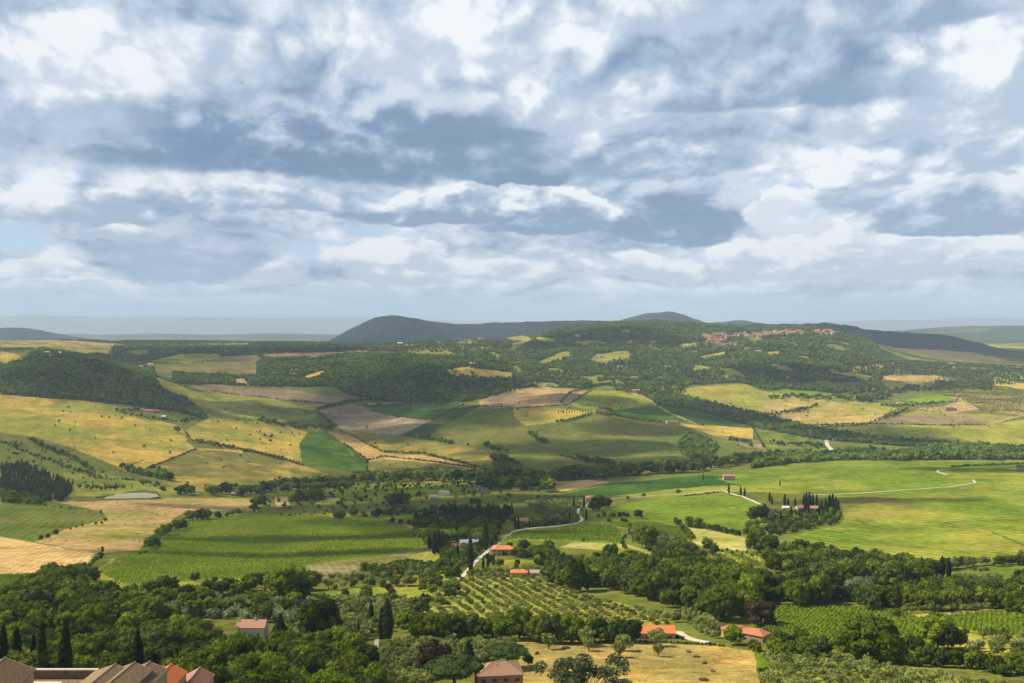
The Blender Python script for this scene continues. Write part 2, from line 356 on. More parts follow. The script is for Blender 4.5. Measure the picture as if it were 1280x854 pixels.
# name, colour, second colour, blotchiness, row angle (deg) or None, row spacing m, row strength, outline
FIELDS = [
 ('f', OLIVE, STRAW, .5, None, 0, 0, [(0,421),(40,420),(90,428),(138,431),(136,442),(105,444),(47,435),(0,436)]),
 ('f', TAN, BROWN, .4, None, 0, 0, [(100,429),(125,425),(147,427),(143,433),(100,432)]),
 ('f', STRAW, YGREEN, .2, None, 0, 0, [(0,440),(15,441),(27,446),(10,457),(0,455)]),
 ('f', YGREEN, OLIVE, .3, None, 0, 0, [(170,426),(243,427),(243,433),(175,432)]),
 ('f', YGREEN, STRAW, .5, None, 0, 0, [(185,452),(225,443),(272,442),(280,449),(235,455)]),
 ('f', BROWN, OLIVE, .6, None, 0, 0, [(192,459),(320,457),(320,470),(250,469),(195,465)]),
 ('f', OLIVE, YGREEN, .7, 30, 14, .1, [(190,470),(212,477),(240,487),(320,496),(365,500),(432,502),(400,512),(395,523),(370,527),(320,526),(262,526),(235,500),(203,488)]),
 ('f', BROWN, TAN, .3, 75, 10, .12, [(243,482),(265,480),(320,485),(357,487),(440,499),(420,506),(365,502),(320,496),(245,488)]),
 ('f', GREYT, TAN, .5, None, 0, 0, [(290,474),(305,473),(312,482),(296,481)]),
 ('f', STRAW, YGREEN, .62, 80, 13, .08, [(-60,492),(0,492),(40,496),(100,500),(145,506),(150,516),(215,530),(240,541),(232,552),(245,560),(330,565),(420,600),(300,612),(230,612),(200,598),(160,590),(120,572),(90,560),(50,548),(0,540),(-60,530)]),
 ('f', STRAW, YGREEN, .6, 60, 13, .1, [(230,538),(260,524),(330,525),(385,540),(374,555),(378,582),(320,567),(240,552)]),
 ('f', OLIVE, STRAW, .5, 35, 12, .14, [(180,588),(245,562),(320,567),(378,582),(430,598),(420,604),(300,614),(225,614)]),
 ('f', (.045,.105,.012), (.13,.19,.02), .4, 20, 9, .1, [(386,540),(410,540),(430,556),(458,576),(459,592),(440,591),(378,581),(374,556)]),
 ('f', OLIVE, STRAW, .35, 60, 12, .1, [(424,538),(495,544),(545,555),(585,557),(628,572),(660,588),(582,580),(532,568),(480,566),(450,550)]),
 ('f', OLIVE, (.34,.27,.05), .5, 70, 12, .12, [(458,577),(482,571),(545,578),(620,590),(625,600),(600,602),(540,604),(459,594)]),
 ('f', TAN, STRAW, .4, None, 0, 0, [(410,540),(440,544),(458,556),(480,566),(535,570),(585,581),(640,595),(615,592),(545,579),(482,574),(460,578)]),
 ('f', GREYT, BROWN, .65, 40, 11, .12, [(396,514),(440,504),(462,514),(495,521),(540,525),(505,545),(427,537),(417,527)]),
 ('f', DEEP, GRASS, .3, 10, 10, .1, [(452,505),(495,502),(580,505),(540,525),(495,521),(465,514)]),
 ('f', DKVINE, OLIVE, .25, 62, 16, .5, [(575,506),(600,507),(535,545),(500,545),(540,525)]),
 ('f', OLIVE, GRASS, .6, 55, 12, .12, [(598,508),(640,510),(662,530),(655,552),(690,572),(640,568),(585,557),(535,545)]),
 ('f', BROWN, TAN, .75, None, 0, 0, [(598,500),(640,487),(682,484),(737,487),(712,506),(640,511),(600,509)]),
 ('f', STRAW, YGREEN, .6, 45, 11, .1, [(640,509),(700,510),(737,515),(700,527),(660,533),(645,525)]),
 ('f', YGREEN, VINE, .4, 70, 15, .4, [(712,506),(742,487),(790,489),(815,500),(805,511),(762,516),(738,514)]),
 ('f', DEEP, GRASS, .3, 15, 12, .1, [(762,514),(815,507),(862,527),(832,529),(800,526),(770,520)]),
 ('f', GRASS, OLIVE, .6, 25, 12, .12, [(655,553),(700,530),(740,519),(800,524),(862,530),(890,545),(960,563),(985,575),(900,582),(870,585),(762,585),(690,569)]),
 ('f', DEEP, GRASS, .25, 20, 14, .12, [(820,508),(890,510),(945,531),(940,537),(862,528)]),
 ('f', STRAW, YGREEN, .35, 70, 12, .15, [(847,530),(942,535),(940,549),(892,544)]),
 ('f', OLIVE, GREYT, .6, None, 0, 0, [(892,544),(940,548),(960,553),(965,563),(940,560)]),
 ('f', OLIVE, GRASS, .5, 40, 12, .12, [(600,582),(640,566),(700,571),(770,584),(800,594),(640,600)]),
 ('f', YGREEN, STRAW, .4, 20, 18, .3, [(835,494),(865,484),(932,480),(950,488),(1000,497),(1000,515),(940,520),(895,506)]),
 ('f', (.14,.24,.015), YGREEN, .2, 70, 12, .1, [(962,490),(978,486),(1070,494),(1072,502),(1000,497)]),
 ('f', TAN, YGREEN, .7, None, 0, 0, [(955,505),(1020,501),(1100,504),(1125,512),(1085,531),(1020,535),(955,524)]),
 ('f', BROWN, YGREEN, .6, 15, 12, .15, [(1085,531),(1147,513),(1200,516),(1272,521),(1235,532),(1185,532)]),
 ('f', YGREEN, GRASS, .5, 40, 13, .12, [(1000,534),(1085,530),(1185,532),(1232,531),(1345,515),(1345,562),(1172,555),(1035,545)]),
 ('f', GRASS, YGREEN, .4, 30, 13, .12, [(940,533),(1028,549),(1036,566),(985,569),(955,560)]),
 ('f', GRASS, OLIVE, .4, 30, 13, .12, [(1036,551),(1110,553),(1172,559),(1112,567),(1045,562)]),
 ('f', YGREEN, STRAW, .4, 30, 13, .1, [(1030,464),(1090,470),(1086,478),(1045,469)]),
 ('f', TAN, YGREEN, .2, None, 0, 0, [(1100,470),(1170,469),(1180,474),(1140,479),(1103,478)]),
 ('f', YGREEN, TAN, .4, 0, 12, .2, [(1105,478),(1150,478),(1162,483),(1110,488)]),
 ('f', (.14,.24,.015), YGREEN, .3, 0, 12, .1, [(1125,502),(1172,493),(1200,495),(1195,503),(1160,506)]),
 ('f', SOIL, TAN, .4, None, 0, 0, [(1147,511),(1180,508),(1198,498),(1212,507),(1227,511),(1187,517)]),
 ('f', YGREEN, TAN, .5, None, 0, 0, [(1170,490),(1220,482),(1300,490),(1300,522),(1228,512),(1212,505)]),
 ('f', STRAW, YGREEN, .4, None, 0, 0, [(1238,474),(1345,481),(1345,492),(1240,486)]),
 ('f', YGREEN, GRASS, .4, None, 0, 0, [(1272,468),(1345,470),(1345,479),(1275,476)]),
 ('f', YGREEN, GRASS, .6, None, 0, 0, [(537,429),(560,421),(610,427),(620,437),(560,434)]),
 ('f', YGREEN, TAN, .4, None, 0, 0, [(622,418),(640,417),(660,421),(665,426),(640,425)]),
 ('f', YGREEN, GRASS, .3, None, 0, 0, [(340,428),(407,426),(425,431),(370,435)]),
 ('f', STRAW, YGREEN, .4, None, 0, 0, [(376,472),(400,464),(411,465),(388,475)]),
 ('f', YGREEN, STRAW, .6, None, 0, 0, [(552,463),(582,459),(640,466),(640,475),(595,472),(570,470)]),
 ('f', (.33,.40,.02), YGREEN, .2, None, 0, 0, [(671,421),(695,424),(688,429),(670,427)]),
 ('f', YGREEN, OLIVE, .5, None, 0, 0, [(667,455),(702,440),(716,444),(685,456)]),
 ('f', YGREEN, OLIVE, .5, None, 0, 0, [(735,452),(745,443),(785,438),(790,446),(752,456)]),
 ('f', YGREEN, PALE, .3, None, 0, 0, [(848,430),(872,429),(871,435),(850,436)]),
 ('f', GRASS, YGREEN, .4, 40, 12, .2, [(762,480),(790,482),(825,494),(800,493)]),
 ('f', YGREEN, GRASS, .4, None, 0, 0, [(822,483),(850,480),(845,491),(822,489)]),
 ('f', TAN, OLIVE, .4, None, 0, 0, [(1077,457),(1122,452),(1112,462),(1080,463)]),
 ('f', YGREEN, TAN, .4, None, 0, 0, [(1055,458),(1100,456),(1110,464),(1070,466)]),
 ('f', STRAW, TAN, .4, None, 0, 0, [(958,440),(975,439),(972,446),(958,445)]),
 ('f', YGREEN, PALE, .4, None, 0, 0, [(870,446),(905,440),(912,443),(880,450)]),
 ('f', OLIVE, BROWN, .5, None, 0, 0, [(270,446),(320,444),(332,451),(290,455)]),
 ('f', BROWN, OLIVE, .4, None, 0, 0, [(320,444),(380,439),(440,440),(400,447),(340,449)]),
 ('f', YGREEN, OLIVE, .4, None, 0, 0, [(245,427),(300,426),(322,430),(250,433)]),
 ('f', OLIVE, YGREEN, .5, None, 0, 0, [(150,440),(180,437),(190,441),(176,446)]),
 # valley floor and near slopes
 ('f', GRASS, YGREEN, .5, None, 0, 0, [(90,585),(160,598),(225,612),(215,622),(100,626),(60,612)]),
 ('f', GRASS, OLIVE, .5, 15, 10, .16, [(-60,626),(50,629),(122,639),(136,648),(95,658),(50,672),(37,678),(-60,672)]),
 ('f', TAN, YGREEN, .55, 60, 9, .18, [(62,626),(105,627),(195,625),(225,622),(325,624),(322,641),(232,638),(187,671),(175,688),(118,692),(45,678),(82,661),(136,649),(125,639)]),
 ('f', WHEAT, TAN, .4, 12, 7, .16, [(-60,668),(0,671),(50,680),(118,692),(100,717),(-60,717)]),
 ('f', VINE, GRASS, .2, 12, 6, .3, [(-60,718),(52,717),(45,736),(-60,752)]),
 ('f', (.115,.19,.012), (.19,.22,.016), .45, 18, 6, .12, [(230,650),(320,641),(340,642),(407,645),(445,650),(532,666),(530,686),(470,696),(390,706),(320,721),(225,727),(155,731),(120,716),(140,700),(187,685)]),
 ('f', YGREEN, OLIVE, .4, None, 0, 0, [(118,717),(140,699),(152,702),(132,718),(156,732),(150,738),(122,732)]),
 ('f', OLIVE, GREYT, .4, 15, 7, .2, [(390,706),(475,696),(532,687),(497,701),(460,716),(385,721),(320,721)]),
 ('f', YGREEN, GRASS, .4, None, 0, 0, [(200,729),(320,721),(345,720),(300,738),(250,746),(215,742)]),
 ('f', YGREEN, PALE, .6, None, 0, 0, [(460,716),(500,700),(535,688),(560,690),(540,705),(505,716)]),
 ('f', VINE, YGREEN, .35, 15, 7, .4, [(400,640),(470,648),(545,637),(640,626),(640,633),(545,644),(495,655),(420,648)]),
 ('f', PALE, TAN, .3, None, 0, 0, [(397,627),(410,622),(432,622),(432,627)]),
 ('f', TAN, SOIL, .3, None, 0, 0, [(512,611),(567,609),(566,616),(520,616)]),
 ('f', SOIL, TAN, .3, None, 0, 0, [(343,622),(362,620),(361,633),(345,633)]),
 ('f', LUSH, YGREEN, .4, 10, 8, .2, [(412,612),(520,606),(600,612),(560,622),(470,624),(420,622)]),
 ('f', TAN, WHEAT, .3, None, 0, 0, [(685,602),(735,600),(765,603),(700,615)]),
 ('f', TAN, WHEAT, .3, None, 0, 0, [(640,608),(672,609),(672,614),(640,613)]),
 ('f', DEEP, GRASS, .3, 8, 9, .2, [(690,622),(765,605),(877,594),(965,601),(1000,607),(815,614),(740,622)]),
 ('f', YGREEN, LUSH, .4, 8, 8, .3, [(758,621),(845,611),(890,607),(1010,607),(1000,617),(902,614),(830,622)]),
 ('f', LUSH, YGREEN, .3, 25, 8, .2, [(728,644),(795,626),(902,616),(960,631),(952,666),(915,668),(865,661),(815,653),(752,648)]),
 ('f', VINE, YGREEN, .3, 20, 7, .45, [(640,666),(725,655),(770,656),(785,681),(715,678),(640,675),(600,690),(612,680)]),
 ('f', LUSH, DKVINE, .4, 50, 7, .4, [(752,650),(815,654),(850,660),(868,676),(800,668),(770,656)]),
 ('f', YGREEN, PALE, .5, 65, 8, .2, [(698,686),(715,678),(785,681),(847,699),(842,705),(802,701),(765,689)]),
 ('f', SOIL, TAN, .3, None, 0, 0, [(772,697),(806,701),(800,709),(770,704)]),
 ('f', LUSH, GRASS, .2, None, 0, 0, [(770,686),(790,687),(812,702),(775,694)]),
 ('f', PALE, YGREEN, .5, 20, 8, .2, [(860,660),(890,660),(932,672),(934,689),(868,681)]),
 ('f', YGREEN, DKVINE, .4, 2, 22, .9, [(868,684),(934,690),(960,700),(960,708),(900,706),(862,694)]),
 ('f', YGREEN, OLIVE, .3, 20, 8, .15, [(622,700),(700,701),(698,711),(622,711)]),
 ('f', (.13,.195,.018), YGREEN, .5, 28, 15, .22, [(895,600),(930,588),(985,579),(1100,573),(1345,575),(1345,705),(1160,702),(1060,694),(975,680),(1015,662),(1050,655),(1055,632),(1030,615),(960,613)]),
 ('f', (.09,.16,.012), LUSH, .25, 28, 7, .2, [(1188,584),(1285,580),(1345,582),(1345,592),(1230,588)]),
 ('f', OLIVE, YGREEN, .4, 20, 7, .2, [(1050,625),(1100,617),(1170,640),(1090,655),(1062,650)]),
 ('f', GRASS, VINE, .4, 8, 6, .3, [(1190,716),(1235,707),(1345,706),(1345,727),(1252,723)]),
 ('f', (.19,.25,.018), YGREEN, .3, 65, 3.4, .2, [(950,758),(1040,760),(1126,765),(1165,784),(1160,810),(1050,818),(1020,808),(955,785)]),
 ('f', (.19,.25,.018), YGREEN, .3, 65, 3.4, .2, [(1128,776),(1180,768),(1240,764),(1345,776),(1345,798),(1250,797),(1180,784)]),
 ('f', YGREEN, TAN, .6, None, 0, 0, [(1120,768),(1180,765),(1245,761),(1240,765),(1180,769),(1128,777)]),
 ('f', YGREEN, STRAW, .5, None, 0, 0, [(1165,786),(1250,798),(1345,800),(1345,835),(1230,818),(1165,806)]),
 ('f', (.52,.36,.10), (.26,.21,.06), .5, 78, 5, .2, [(640,798),(760,803),(820,805),(900,808),(945,815),(958,880),(620,880),(650,822)]),
 ('f', LUSH, GRASS, .3, None, 0, 0, [(940,812),(958,815),(968,880),(958,880)]),
 ('f', LUSH, YGREEN, .5, None, 0, 0, [(370,743),(425,740),(510,720),(560,716),(552,737),(535,754),(395,752)]),
 ('f', (.20,.25,.018), YGREEN, .6, 20, 9, .2, [(545,728),(570,720),(640,712),(702,712),(722,742),(860,775),(785,788),(700,784),(560,778),(525,770)]),
 ('f', YGREEN, STRAW, .4, 40, 7, .3, [(925,713),(965,718),(1003,731),(991,735),(950,728)]),
 ('f', LUSH, YGREEN, .4, None, 0, 0, [(952,835),(975,815),(1050,825),(1110,836),(1240,858),(1300,868),(1300,910),(950,910)]),
 ('f', SOIL, TAN, .3, None, 0, 0, [(436,806),(450,806),(450,814),(436,814)]),
 ('f', PALE, SOIL, .4, None, 0, 0, [(495,838),(512,836),(516,854),(500,856)]),
]
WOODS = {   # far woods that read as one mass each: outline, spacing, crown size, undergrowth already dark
 'left_hill_wood': ([(-60,452),(0,455),(25,452),(52,433),(75,436),(140,446),(188,454),(197,479),(235,500),(287,522),(262,526),(220,515),(150,505),(72,500),(0,492),(-60,490)], 8.0, 9),
 'ridge_wood': ([(215,466),(250,464),(320,468),(322,445),(427,442),(585,446),(640,452),(645,480),(635,490),(610,497),(582,503),(480,502),(432,493),(418,484),(355,484),(290,482),(215,479)], 9.5, 10),
 'plateau_wood': ([(140,434),(175,432),(320,433),(320,452),(285,452),(272,441),(225,442),(200,450),(180,455),(140,446)], 12, 11),
 'town_hill_wood': ([(560,440),(640,440),(700,408),(760,400),(860,400),(960,404),(1045,404),(1085,424),(1110,446),(1115,475),(1000,480),(1110,488),(1108,500),(1000,497),(950,486),(925,479),(860,482),(838,494),(760,482),(735,486),(682,483),(640,486),(640,460)], 12.5, 12),
 'stream_wood': ([(805,494),(838,492),(890,505),(960,522),(1020,537),(1110,549),(1180,554),(1265,560),(1300,561),(1300,566),(1170,561),(1110,557),(1020,549),(960,538),(902,523),(865,512),(822,507)], 8.5, 10),
 'valley_wood': ([(1060,562),(1110,568),(1170,561),(1262,566),(1345,566),(1345,575),(1262,575),(1130,576),(1050,576),(985,580),(940,586),(950,574),(1000,565),(1035,571)], 9, 12),
 'field_copse': ([(848,557),(853,547),(866,543),(886,548),(897,560),(886,573),(864,573),(851,567)], 7, 9),
}
CLEAR = [k[7] for k in FIELDS[:58]]
CLEAR = [p for p in CLEAR if True]
PXG = np.repeat(PX[None, :], len(DD), 0)
PY = HY-(Z-ZC)/DD[:, None]*F
_wx = (fbm(X/60, Y/60, 2, 31)-.5)*np.clip(6000/Y, .6, 4); _wy = (fbm(X/60, Y/60, 2, 41)-.5)*np.clip(4000/Y, .5, 3)
PXW = PXG+_wx; PYW = PY+_wy
DG = np.repeat(DD[:, None], len(PX), 1)
def region(poly):
    a = np.array(poly); x0, y0 = a.min(0)-1; x1, y1 = a.max(0)+1
    c0, c1 = np.searchsorted(PX, [x0-4, x1+4]); m = np.zeros(Z.shape, bool)
    sub = inside(PXW[:, c0:c1], PYW[:, c0:c1], poly)
    m[:, c0:c1] = sub
    m[DD < 250] = False; m[DD > 9000] = False
    return m
col = np.empty(Z.shape+(3,)); b1 = fbm(X/160, Y/160, 4, 51)[..., None]; b2 = fbm(X/38, Y/38, 3, 61)[..., None]
base_a = np.array(GRASS)*.95; base_b = np.array(OLIVE)
far_mix = np.clip((fbm(X/900, Y/900, 4, 71)-.38)*8, 0, 1)[..., None]
col[:] = base_a*(1-b1)+base_b*b1
# distant farmland: patchwork of woods and pale fields
cellx, celly = np.floor((X+Y*.3)/900+2*fbm(X/1500, Y/1500, 2, 5)), np.floor(Y/1400+2*fbm(X/1500, Y/1500, 2, 6))
hsh = _hash(cellx, celly, 77)[..., None]
pal = np.where(hsh < .3, np.array(WOODF)*1.6, np.where(hsh < .62, np.array(GRASS), np.where(hsh < .82, np.array(YGREEN), np.array(TAN))))
pal = pal*far_mix+np.array(WOODF)*1.7*(1-far_mix)
fm = np.clip((Y-5000)/1200, 0, 1)[..., None]
col = col*(1-fm)+pal*fm
row = np.zeros(Z.shape+(3,)); wood = np.zeros(Z.shape, np.int8); field_id = np.zeros(Z.shape, np.int16)
for k, (nm, (poly, sp, sz)) in enumerate(WOODS.items()):
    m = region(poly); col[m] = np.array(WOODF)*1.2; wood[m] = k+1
for k, (nm, c1, c2, bl, ang, sp, st, poly) in enumerate(FIELDS):
    m = region(poly)
    w = np.clip((.6*b1[m]+.4*b2[m]-.5)*4.2*1.1+bl*.9-.05, 0, 1)*min(1, bl*1.6)
    col[m] = np.array(c1)*(1-w)+np.array(c2)*w
    field_id[m] = k+1
    if k < 63 and nm: wood[m] = 0
    if ang is None: row[m] = 0
    else: row[m] = (math.cos(math.radians(ang))/sp, math.sin(math.radians(ang))/sp, st)
for k, (nm, (poly, sp, sz)) in enumerate(WOODS.items()):      # woods that stand inside or across fields
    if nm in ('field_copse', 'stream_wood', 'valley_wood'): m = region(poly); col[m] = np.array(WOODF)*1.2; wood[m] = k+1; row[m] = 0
# small clearings on the town hill
tw = wood == (list(WOODS).index('town_hill_wood')+1)
cn = fbm(X/95+7, Y/170, 4, 91); cl = tw & (cn > .64) & (Y < 6700)
hv = vnoise(X/300, Y/300, 13)[..., None]
col[cl] = (np.array(GRASS)*1.1*(1-hv)+np.array(YGREEN)*.9*hv)[cl]; wood[cl] = 0
# pale farm tracks drawn as worn soil
def track(pts, wpx, c):
    a = np.array(pts); x0, y0 = a.min(0)-3; x1, y1 = a.max(0)+3
    c0, c1 = np.searchsorted(PX, [x0, x1]); P, Q = PXG[:, c0:c1], PY[:, c0:c1]
    mm = (Q > y0) & (Q < y1) & (DG[:, c0:c1] < 8000); dist = np.full(P.shape, 9e9)
    for (ax, ay), (bx, by) in zip(pts[:-1], pts[1:]):
        L2 = (bx-ax)**2+(by-ay)**2; t = np.clip(((P-ax)*(bx-ax)+(Q-ay)*(by-ay))/L2, 0, 1)
        dist = np.minimum(dist, np.hypot(P-ax-t*(bx-ax), (Q-ay-t*(by-ay))*1.6))
    m = mm & (dist < wpx); sub = col[:, c0:c1]; sub[m] = c; row[:, c0:c1][m] = 0
for pts, w, c in [([(1008,506),(1015,498),(1020,502),(1062,490),(1085,488)], .9, SOIL), ([(955,504),(985,500),(1010,504)], .8, SOIL),
    ([(737,487),(712,506)], .7, TAN), ([(792,492),(812,500),(835,515),(870,530)], .9, PALE), ([(670,540),(700,530),(738,518)], .6, DKVINE), ([(460,505),(500,503),(578,504)], .7, PALE),
    ([(545,637),(600,655),(640,650)], .8, TAN), ([(480,645),(530,665),(535,668)], .9, TAN), ([(1232,531),(1275,520),(1300,516)], 1.0, TAN),
    ([(480,745),(505,725),(535,690)], .9, PALE), ([(300,703),(322,690),(345,683)], .9, DKVINE), ([(1085,716),(1090,715)], 1, TAN),
    ([(1240,665),(1300,690)], .9, DKVINE), ([(88,700),(95,716)], .5, (.8,.6,.3)), ([(112,694),(92,716)], .8, (.78,.58,.28)), ([(105,692),(85,714)], .6, (.78,.58,.28)),
    ([(560,440),(575,440)], .8, TAN), ([(435,562),(446,575)], .5, BROWN), ([(95,525),(90,548),(97,575)], .5, OLIVE), ([(150,590),(165,580),(180,575)], .8, DKVINE)]:
    track(pts, w, c)
col[_m] = (.10, .10, .05)
# ---- ground material
def attr_ground(nt_name='ground_cover'):
    m = bpy.data.materials.new(nt_name); m.use_nodes = True; nt = m.node_tree; N, L = nt.nodes, nt.links; N.clear()
    def nd(t, **k):
        n = N.new(t)
        for a, b in k.items(): setattr(n, a, b)
        return n
    at_ = nd('ShaderNodeAttribute', attribute_name='crop'); ar = nd('ShaderNodeAttribute', attribute_name='rows')
    geo = nd('ShaderNodeNewGeometry')
    def math_(op, a, b=None):
        n = nd('ShaderNodeMath', operation=op)
        for i, v in enumerate((a, b)):
            if v is None: continue
            if isinstance(v, (int, float)): n.inputs[i].default_value = v
            else: L.new(v, n.inputs[i])
        return n.outputs[0]
    def noise(scale, det, r=.6):
        n = nd('ShaderNodeTexNoise'); L.new(geo.outputs['Position'], n.inputs['Vector'])
        n.inputs['Scale'].default_value = scale; n.inputs['Detail'].default_value = det; n.inputs['Roughness'].default_value = r
        return n.outputs['Fac']
    n1, n2, n3 = noise(.012, 5), noise(.09, 5, .7), noise(.6, 3, .7)
    sp = nd('ShaderNodeSeparateXYZ'); L.new(geo.outputs['Position'], sp.inputs[0])
    sr = nd('ShaderNodeSeparateXYZ'); L.new(ar.outputs['Vector'], sr.inputs[0])
    ph = math_('ADD', math_('MULTIPLY', sp.outputs[0], sr.outputs[0]), math_('MULTIPLY', sp.outputs[1], sr.outputs[1]))
    ph = math_('ADD', ph, math_('MULTIPLY', n1, 1.3))
    sn = math_('MULTIPLY', math_('SINE', math_('MULTIPLY', ph, 6.2832)), sr.outputs[2])
    # value factor
    v = math_('ADD', 1.0, math_('MULTIPLY', math_('SUBTRACT', n1, .5), 1.3))
    v = math_('ADD', v, math_('MULTIPLY', math_('SUBTRACT', n2, .5), 1.8))
    v = math_('ADD', v, math_('MULTIPLY', math_('SUBTRACT', n3, .5), 1.4))
    v = math_('ADD', v, math_('MULTIPLY', sn, .6))
    v = math_('MAXIMUM', v, .25)
    sc = nd('ShaderNodeVectorMath', operation='SCALE'); L.new(at_.outputs['Color'], sc.inputs[0]); L.new(v, sc.inputs['Scale'])
    # dry patches
    dry = nd('ShaderNodeMapRange'); L.new(noise(.035, 6, .65), dry.inputs[0])
    dry.inputs[1].default_value = .54; dry.inputs[2].default_value = .72; dry.inputs[3].default_value = 0; dry.inputs[4].default_value = .55
    mx = nd('ShaderNodeMix', data_type='RGBA', blend_type='MIX'); L.new(dry.outputs[0], mx.inputs[0])
    L.new(sc.outputs[0], mx.inputs[6])
    tint = nd('ShaderNodeVectorMath', operation='MULTIPLY'); L.new(sc.outputs[0], tint.inputs[0]); tint.inputs[1].default_value = (1.75, 1.05, .8)
    L.new(tint.outputs[0], mx.inputs[7])
    bs = nd('ShaderNodeBsdfDiffuse'); L.new(mx.outputs[2], bs.inputs['Color']); bs.inputs['Roughness'].default_value = .6
    bp = nd('ShaderNodeBump'); bp.inputs['Strength'].default_value = .6; bp.inputs['Distance'].default_value = 1.0
    hgt = math_('ADD', math_('MULTIPLY', n3, .9), math_('MULTIPLY', n2, 5.0)); hgt = math_('ADD', hgt, math_('MULTIPLY', sn, .45))
    L.new(hgt, bp.inputs['Height']); L.new(bp.outputs[0], bs.inputs['Normal'])
    o = nd('ShaderNodeOutputMaterial'); L.new(bs.outputs[0], o.inputs[0])
    return m
M_GROUND = attr_ground()
V = np.stack([X, Y, Z], -1).reshape(-1, 3)
ground = mesh_np('ground', V, grid_faces(len(DD), len(PX)), M_GROUND, smooth=True); ground['kind'] = 'structure'
a = ground.data.attributes.new('crop', 'FLOAT_COLOR', 'POINT')
a.data.foreach_set('color', np.concatenate([col, np.ones(Z.shape+(1,))], -1).astype(np.float32).ravel())
a = ground.data.attributes.new('rows', 'FLOAT_VECTOR', 'POINT'); a.data.foreach_set('vector', row.astype(np.float32).ravel())

# ---- simple procedural materials
def mat(name, c, var=.25, scale=.8, c2=None, rough=.85, rand=0.0, kind='noise', bump=0):
    m = bpy.data.materials.new(name); m.use_nodes = True; nt = m.node_tree; N, L = nt.nodes, nt.links
    b = N['Principled BSDF']; b.inputs['Roughness'].default_value = rough
    try: b.inputs['Specular IOR Level'].default_value = .25
    except Exception: pass
    tcn = N.new('ShaderNodeTexCoord')
    if kind == 'wave':
        t = N.new('ShaderNodeTexWave'); t.inputs['Scale'].default_value = scale; t.inputs['Distortion'].default_value = 2.5; t.inputs['Detail'].default_value = 3
    elif kind == 'brick':
        t = N.new('ShaderNodeTexBrick'); t.inputs['Scale'].default_value = scale
    else:
        t = N.new('ShaderNodeTexNoise'); t.inputs['Scale'].default_value = scale; t.inputs['Detail'].default_value = 7; t.inputs['Roughness'].default_value = .7
    L.new(tcn.outputs['Object'], t.inputs['Vector'])
    mr = N.new('ShaderNodeMapRange'); L.new(t.outputs['Fac'], mr.inputs[0]); mr.inputs[1].default_value = .3; mr.inputs[2].default_value = .7
    mx = N.new('ShaderNodeMix'); mx.data_type = 'RGBA'; L.new(mr.outputs[0], mx.inputs[0])
    mx.inputs[6].default_value = (*[x*(1-var) for x in c], 1); mx.inputs[7].default_value = (*(c2 or [min(1, x*(1+var)) for x in c]), 1)
    out = mx.outputs[2]
    if rand:
        oi = N.new('ShaderNodeObjectInfo'); hs = N.new('ShaderNodeHueSaturation')
        r1 = N.new('ShaderNodeMapRange'); L.new(oi.outputs['Random'], r1.inputs[0]); r1.inputs[3].default_value = 1-rand; r1.inputs[4].default_value = 1+rand
        L.new(r1.outputs[0], hs.inputs['Value']); L.new(out, hs.inputs['Color']); out = hs.outputs[0]
    L.new(out, b.inputs['Base Color'])
    if bump:
        bp = N.new('ShaderNodeBump'); bp.inputs['Distance'].default_value = bump; L.new(t.outputs['Fac'], bp.inputs['Height']); L.new(bp.outputs[0], b.inputs['Normal'])
    return m

# ---- hills and mountains beyond
def hill(name, crest, depth_y, width, mat_, base=60, seed=0, rgh=.10, step=3):
    xs = np.arange(crest[0][0], crest[-1][0]+1, step*1.0); ys = np.interp(xs, *zip(*crest))
    k = np.exp(-.5*(np.arange(-4, 5)/2.)**2); k /= k.sum(); ys = np.convolve(np.pad(ys, 4, 'edge'), k, 'valid')
    zc_ = ZC+(HY-ys)/F*depth_y; wx = (xs-CX)/F*depth_y
    t = np.linspace(-1, 1, 61)
    XX = np.repeat(wx[None], 61, 0); YY = depth_y+t[:, None]*width+0*XX
    n = fbm(XX/(width*.35), YY/(width*.35), 5, seed)-.5
    prof = np.cos(np.abs(t[:, None])**1.15*math.pi/2)**1.3
    H = np.maximum(zc_-base, 5)[None]
    ZZ = base-40+(H+40)*prof*(1+rgh*3*n*np.minimum(1, np.abs(t[:, None])*3)) + H*.07*(fbm(XX/(width*.05), YY/(width*.05), 4, seed+5)-.5)
    o = mesh_np(name, np.stack([XX, YY, ZZ], -1).reshape(-1, 3), grid_faces(61, len(xs)), mat_, smooth=True); o['kind'] = 'structure'
    return o
def hill_mat(name, c, c2, scale, lo=.4, hi=.62, bump=6):
    m = mat(name, c, .0, scale, c2, 1.0); n = m.node_tree.nodes
    for x in n:
        if x.type == 'MAP_RANGE': x.inputs[1].default_value = lo; x.inputs[2].default_value = hi
    nt = m.node_tree; t = nt.nodes.new('ShaderNodeTexNoise'); t.inputs['Scale'].default_value = scale*14; t.inputs['Detail'].default_value = 5
    tc = nt.nodes.new('ShaderNodeTexCoord'); nt.links.new(tc.outputs['Object'], t.inputs['Vector'])
    bp = nt.nodes.new('ShaderNodeBump'); bp.inputs['Distance'].default_value = bump; nt.links.new(t.outputs['Fac'], bp.inputs['Height'])
    nt.links.new(bp.outputs[0], n['Principled BSDF'].inputs['Normal'])
    return m
MH = hill_mat('wooded_slope', (.008,.022,.034), (.022,.044,.046), .002, .4, .7, 45)  # cloud shade and the blue of distance are painted into this forest colour
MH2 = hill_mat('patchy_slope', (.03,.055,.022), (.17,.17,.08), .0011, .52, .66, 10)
MM = hill_mat('mountain_slope', (.10,.13,.15), (.20,.21,.20), .0004, .45, .7, 60)  # the paleness of far haze is painted into this slope colour
